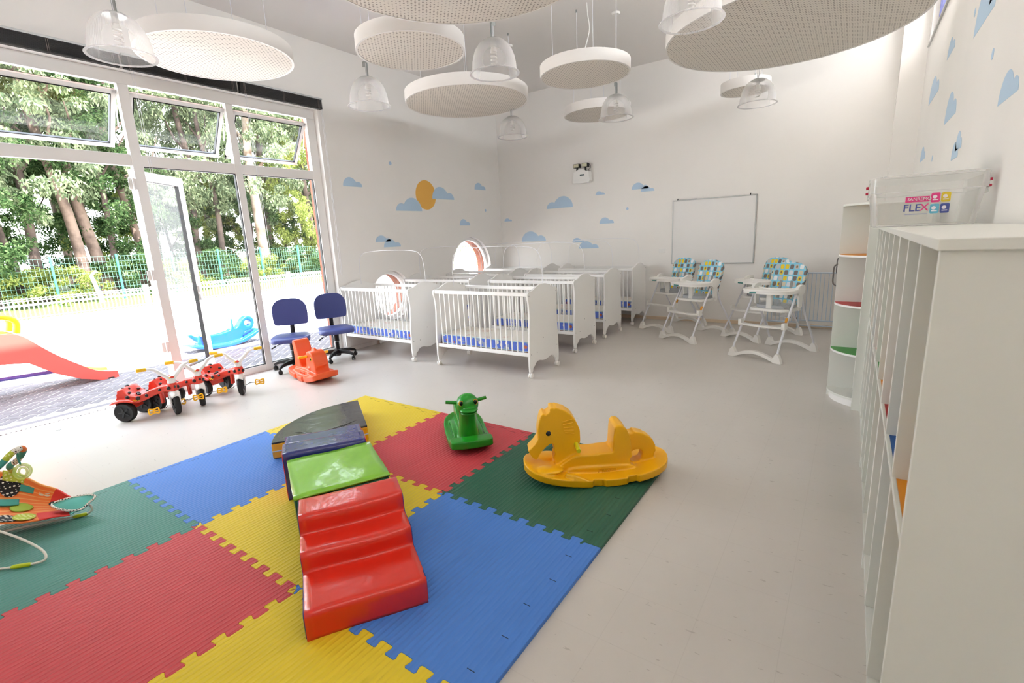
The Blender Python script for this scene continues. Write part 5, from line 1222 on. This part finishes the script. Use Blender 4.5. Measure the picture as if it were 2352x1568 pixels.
def crown_mesh(seed, h0, h1, rad, ncl, per, size, mat, droop=1.0):
    R = random.Random(seed); m_ = MB(); V = []; F = []
    for c in range(ncl):
        z = h0+(h1-h0)*R.random()**.85; k = (z-h0)/(h1-h0); rr = rad*(.55+.75*sin(pi*min(1, k*.9+.1)))*math.sqrt(R.random()); a = R.random()*2*pi
        cx_, cy2 = rr*cos(a), rr*sin(a); cr_ = R.uniform(.25, .7)*rad*.38
        for q in range(per):
            th, ph = R.random()*2*pi, math.acos(2*R.random()-1); r_ = cr_*R.random()**.5
            p = Vector((cx_+r_*sin(ph)*cos(th), cy2+r_*sin(ph)*sin(th), z+r_*cos(ph)*.9-.25*droop*r_))
            d = Vector((R.gauss(0, .6), R.gauss(0, .6), -droop+R.gauss(0, .5))).normalized(); n_ = d.cross(Vector((R.gauss(0, 1), R.gauss(0, 1), R.gauss(0, .4)))).normalized()
            s1 = size*R.uniform(.7, 1.4); s2 = s1*.19; k0 = len(V); V += [p, p+d*s1*.5+n_*s2, p+d*s1, p+d*s1*.5-n_*s2]; F.append((k0, k0+1, k0+2, k0+3))
    m_.v = [tuple(v) for v in V]; m_.f = F; m_.m = [0]*len(F)
    me = bpy.data.meshes.new('crown'); me.from_pydata(m_.v, [], m_.f); me.materials.append(mat); me.update(); return me
CR = [crown_mesh(1, 2.6, 14.5, 2.2, 92, 240, .15, LF[0]), crown_mesh(2, 3.6, 15, 2.0, 84, 240, .15, LF[0]), crown_mesh(3, 1.4, 9, 1.8, 100, 230, .13, LF[1]), crown_mesh(4, .9, 8, 1.6, 110, 230, .12, LF[2], .5), crown_mesh(5, 4, 17, 2.5, 100, 240, .16, LF[0])]
BUSH = [crown_mesh(11, .05, 1.3, .95, 40, 160, .09, LF[1], .3), crown_mesh(12, .05, 1.6, 1.1, 40, 160, .09, LF[2], .3)]
def tree(x, y, h, r, lean, bark, crown, label, rz=0, nbr=5, seed=0):
    t_ = thing('tree', label, 'tree', (x, y, 0), 0, 'eucalyptus trees beyond the fence'); R = random.Random(seed*7+3)
    n = 9; pts = [(lean[0]*(k/n)**1.2+.10*sin(k*1.7+seed), lean[1]*(k/n)**1.2+.10*sin(k*1.3+seed*2), -.2+h*k/n) for k in range(n+1)]
    tm = MB().tube(smooth_loop(pts, 3, False), [r*(.98-.75*q/(3*n)) if q > 1 else r*1.25 for q in range(3*n+1)], 12)
    for k in range(nbr+2):
        i = 3+int((n-4)*k/max(1, nbr+1)*.9); p = Vector(pts[i]); a = R.random()*2*pi; L = R.uniform(1.4, 2.8); d = Vector((cos(a), sin(a), R.uniform(.5, 1.3))).normalized()
        tm.tube([p, p+d*L*.4+Vector((0, 0, .1)), p+d*L*.75+Vector((.1, .1, .4)), p+d*L+Vector((.2, -.1, .9))], [r*.38, r*.26, r*.17, r*.07], 6)
    part('trunk', tm, bark, t_)
    c = link('crown', crown, t_, (lean[0]*.6, lean[1]*.6, 0)); c.rotation_euler = (0, 0, rz); c['kind'] = 'stuff'
    return t_
spec = [(-18.4, .2, 13, .20, (.3, -.6), 0, 3), (-19.0, 1.05, 14, .16, (0, -.9), 0, 0), (-19.4, 1.75, 14, .17, (.2, -.5), 0, 0), (-19.0, 2.80, 15, .20, (.2, -1.2), 1, 1), (-19.3, 3.45, 15, .22, (-.2, -1.5), 1, 4),
        (-19.6, 4.05, 14, .13, (.1, -.5), 0, 3), (-20.2, 5.0, 14, .17, (0, -.8), 1, 0), (-22.5, 6.3, 15, .17, (.3, -.4), 0, 1), (-21.0, 7.6, 14, .19, (0, .2), 0, 0), (-20.5, 8.4, 15, .14, (.2, -.3), 0, 4),
        (-19.4, 9.75, 15, .25, (0, .1), 2, 1), (-21.5, 11.3, 14, .17, (.1, .2), 0, 0), (-20.0, 12.7, 13, .16, (.2, .4), 0, 2), (-18.5, -1.6, 12, .16, (0, .2), 0, 2), (-20.5, 14.6, 13, .17, (.2, .4), 0, 1),
        (-25, 1.0, 16, .2, (0, .3), 0, 4), (-26, 4.0, 16, .2, (0, .3), 0, 1), (-25, 7.4, 16, .2, (0, .3), 1, 4), (-27, 10.6, 16, .2, (0, .3), 0, 0), (-25.5, 13.5, 16, .2, (0, .3), 0, 4), (-27, 17.0, 16, .2, (0, .3), 0, 1), (-24, 17.5, 14, .2, (0, .3), 0, 0),
        (-33, -1, 17, .2, (0, .3), 0, 4), (-34, 6.5, 17, .2, (0, .3), 0, 1), (-33, 14, 17, .2, (0, .3), 0, 4), (-35, 21, 17, .2, (0, .3), 0, 1)]
ldesc = ['dark bushy tree at the left end of the view', 'slim brown trunked tree second from the left', 'slim brown tree third from the left', 'thick pinkish trunk leaning left, seen in the open doorway', 'thickest pinkish leaning trunk beside the door frame', 'thin tree with dark leaves beside the door frame', 'tree seen through the left side of the door glass',
         'slim tree set back behind the door leaf', 'tree seen in the middle of the fixed window', 'slim tall tree beside the second mullion', 'big tree with pale peeling bark in the narrow window bay', 'slim tree right of the pale barked tree', 'leafy bright green tree at the window jamb', 'bright green tree out at the far left', 'tree hidden behind the wall right of the window']
for k, (x, y, h, r, le, bk_, ck) in enumerate(spec):
    lab = ldesc[k] if k < len(ldesc) else 'hazy background eucalyptus in the %s, %s' % ('second row' if x > -30 else 'last row', ('far left', 'left of the doorway', 'behind the door leaf', 'behind the pale barked tree', 'at the window jamb', 'right of the window', 'far right', 'left end', 'behind the doorway', 'behind the fixed window', 'right end')[k-15])
    tree(x, y, h, r, le, BARK[bk_], CR[ck], lab, k*1.3, 5, k)
UC = [crown_mesh(21, .3, 6.5, 1.5, 90, 200, .13, LF[1], .6), crown_mesh(22, .2, 5.5, 1.7, 90, 200, .13, LF[2], .6)]
up = ['at the far left', 'left of the leaning pinkish trunks', 'between the leaning pinkish trunks and the door frame', 'behind the open door leaf', 'in the middle of the fixed window', 'left of the pale barked tree', 'right of the pale barked tree', 'at the window jamb', 'beyond the window edge']
for k, (x, y) in enumerate([(-22.5, -.4), (-22.0, 2.2), (-23, 4.9), (-22.5, 6.9), (-24, 9.4), (-22.2, 10.6), (-23.2, 13.0), (-22, 15.2), (-24, 18)]):
    tree(x, y, 6.0, .09, (.1, .2), BARK[0], UC[k % 2], 'low leafy understory tree '+up[k], k*1.9, 3, 40+k)
bl = [(-18.2, -.8, 1), (-18.4, .7, 0), (-18.1, 1.9, 0), (-18.6, 4.5, 1), (-18.3, 5.8, 0), (-18.8, 7.1, 1), (-18.4, 8.9, 0), (-18.7, 11.0, 1), (-18.5, 12.8, 1), (-18.4, 14.4, 0)]
for k, (x, y, q) in enumerate(bl):
    o = link('shrub', BUSH[q], None, (x, y, 0)); o.rotation_euler = (0, 0, k*1.1)
    tag(o, '%s shrub behind the green mesh fence, %s' % (('bright', 'dark')[q], ('at the far left', 'left of the first trunks', 'below the leaning concrete post', 'beside the door frame', 'left behind the door leaf', 'right behind the door leaf', 'below the second mullion', 'right of the pale barked tree', 'at the window jamb', 'right of the window')[k]), 'shrub', 'shrubs behind the green fence')

# ---- slide
sl = thing('slide', 'salmon red toddler slide on the sunlit ground beyond the doorway', 'slide', (-4.08, 0, GZ))
def slide_side(x):
    top = [(-.865, .085), (-1.00, .115), (-1.14, .185), (-1.40, .41), (-1.55, .57), (-1.66, .70), (-1.76, .765), (-1.90, .775), (-2.10, .775), (-2.30, .79)]
    bot = [(-2.45, .72), (-2.62, .0), (-2.50, 0), (-2.36, .32), (-2.15, .41), (-1.91, .425), (-1.69, .39), (-1.48, .21), (-1.25, .075), (-1.06, .012), (-1.04, -.0), (-.985, .0), (-.975, .02), (-.92, .02), (-.905, 0), (-.86, 0)]
    return MB().prism(smooth_loop(top, 3, False)+bot, x-.02, x+.02, 'YZ')
part('side_panel', slide_side(0), SLR, sl, bevel=.012); part('side_panel', slide_side(-.42), M('slide_orange', (.96, .45, .20), .35), sl, bevel=.012)
ch = smooth_loop([(-.87, .05), (-1.00, .065), (-1.14, .12), (-1.40, .34), (-1.55, .50), (-1.68, .64), (-1.80, .68), (-2.3, .68)], 4, False)
part('chute', MB().grid([[(x, y, z) for y, z in ch] for x in (-.02, -.40)]), M('slide_glare_cream', (.95, .90, .85), .4), sl).modifiers.new('t', 'SOLIDIFY').thickness = .015  # pale tone puts the chute's sun glare into its colour
part('brace', MB().cyl((-.21, -1.30, .19), (-.21, -2.45, .24), .022, 12), M('slide_violet', (.45, .42, .80), .4), sl); part('brace_clip', MB().b2((-.25, -1.36, .17), (-.17, -1.26, .25)), SLR, sl, bevel=.01)
for x in (-.02, -.40): part('grab_rail', MB().tube(smooth_loop([(x, -1.72, .76), (x, -1.70, .90), (x, -1.80, .97), (x, -2.0, .98), (x, -2.2, .92)], 4, False), .035, 12), YEL, sl)
for k in range(3): part('rung', MB().cyl((0, -2.56+.05*k, .16+.2*k), (-.42, -2.56+.05*k, .16+.2*k), .02, 10), SLR, sl)

# ---- blue rocking toy outside
br_ = thing('seahorse_rocker', 'sunlit blue seahorse rocking toy on the ground behind the glass door', 'rocking toy', (-4.75, .80, GZ))
m_ = MB()
pb = [(-.56, .13), (-.42, .06), (-.20, .015), (.10, .0), (.30, .03), (.48, .10), (.62, .19), (.62, .225), (.47, .155), (.28, .085), (.05, .06), (-.20, .075), (-.44, .115)]
k0 = len(m_.v); m_.prism(pb, -.16, .16, 'YZ')
m_.prism(smooth_loop([(-.38, .07), (-.36, .22), (-.34, .285), (-.24, .25), (-.05, .235), (.08, .255), (.16, .28), (.18, .38), (.185, .455), (.205, .46), (.215, .30), (.25, .29), (.30, .33), (.35, .40), (.43, .46), (.52, .455), (.57, .38), (.555, .28), (.49, .225), (.38, .20), (.30, .09), (.0, .03)], 2), -.07, .07, 'YZ', holes=[circ(.455, .345, .055, 20)])
m_.prism(smooth_loop([(-.34, .20), (-.40, .26), (-.46, .30), (-.50, .29), (-.47, .25), (-.40, .18)], 3), -.05, .05, 'YZ')
moulded('moulded_body', m_, BLU, br_, .008, 6)
part('handle', MB().cyl((-.16, -.33, .26), (.16, -.33, .26), .015, 12), HANDY, br_)
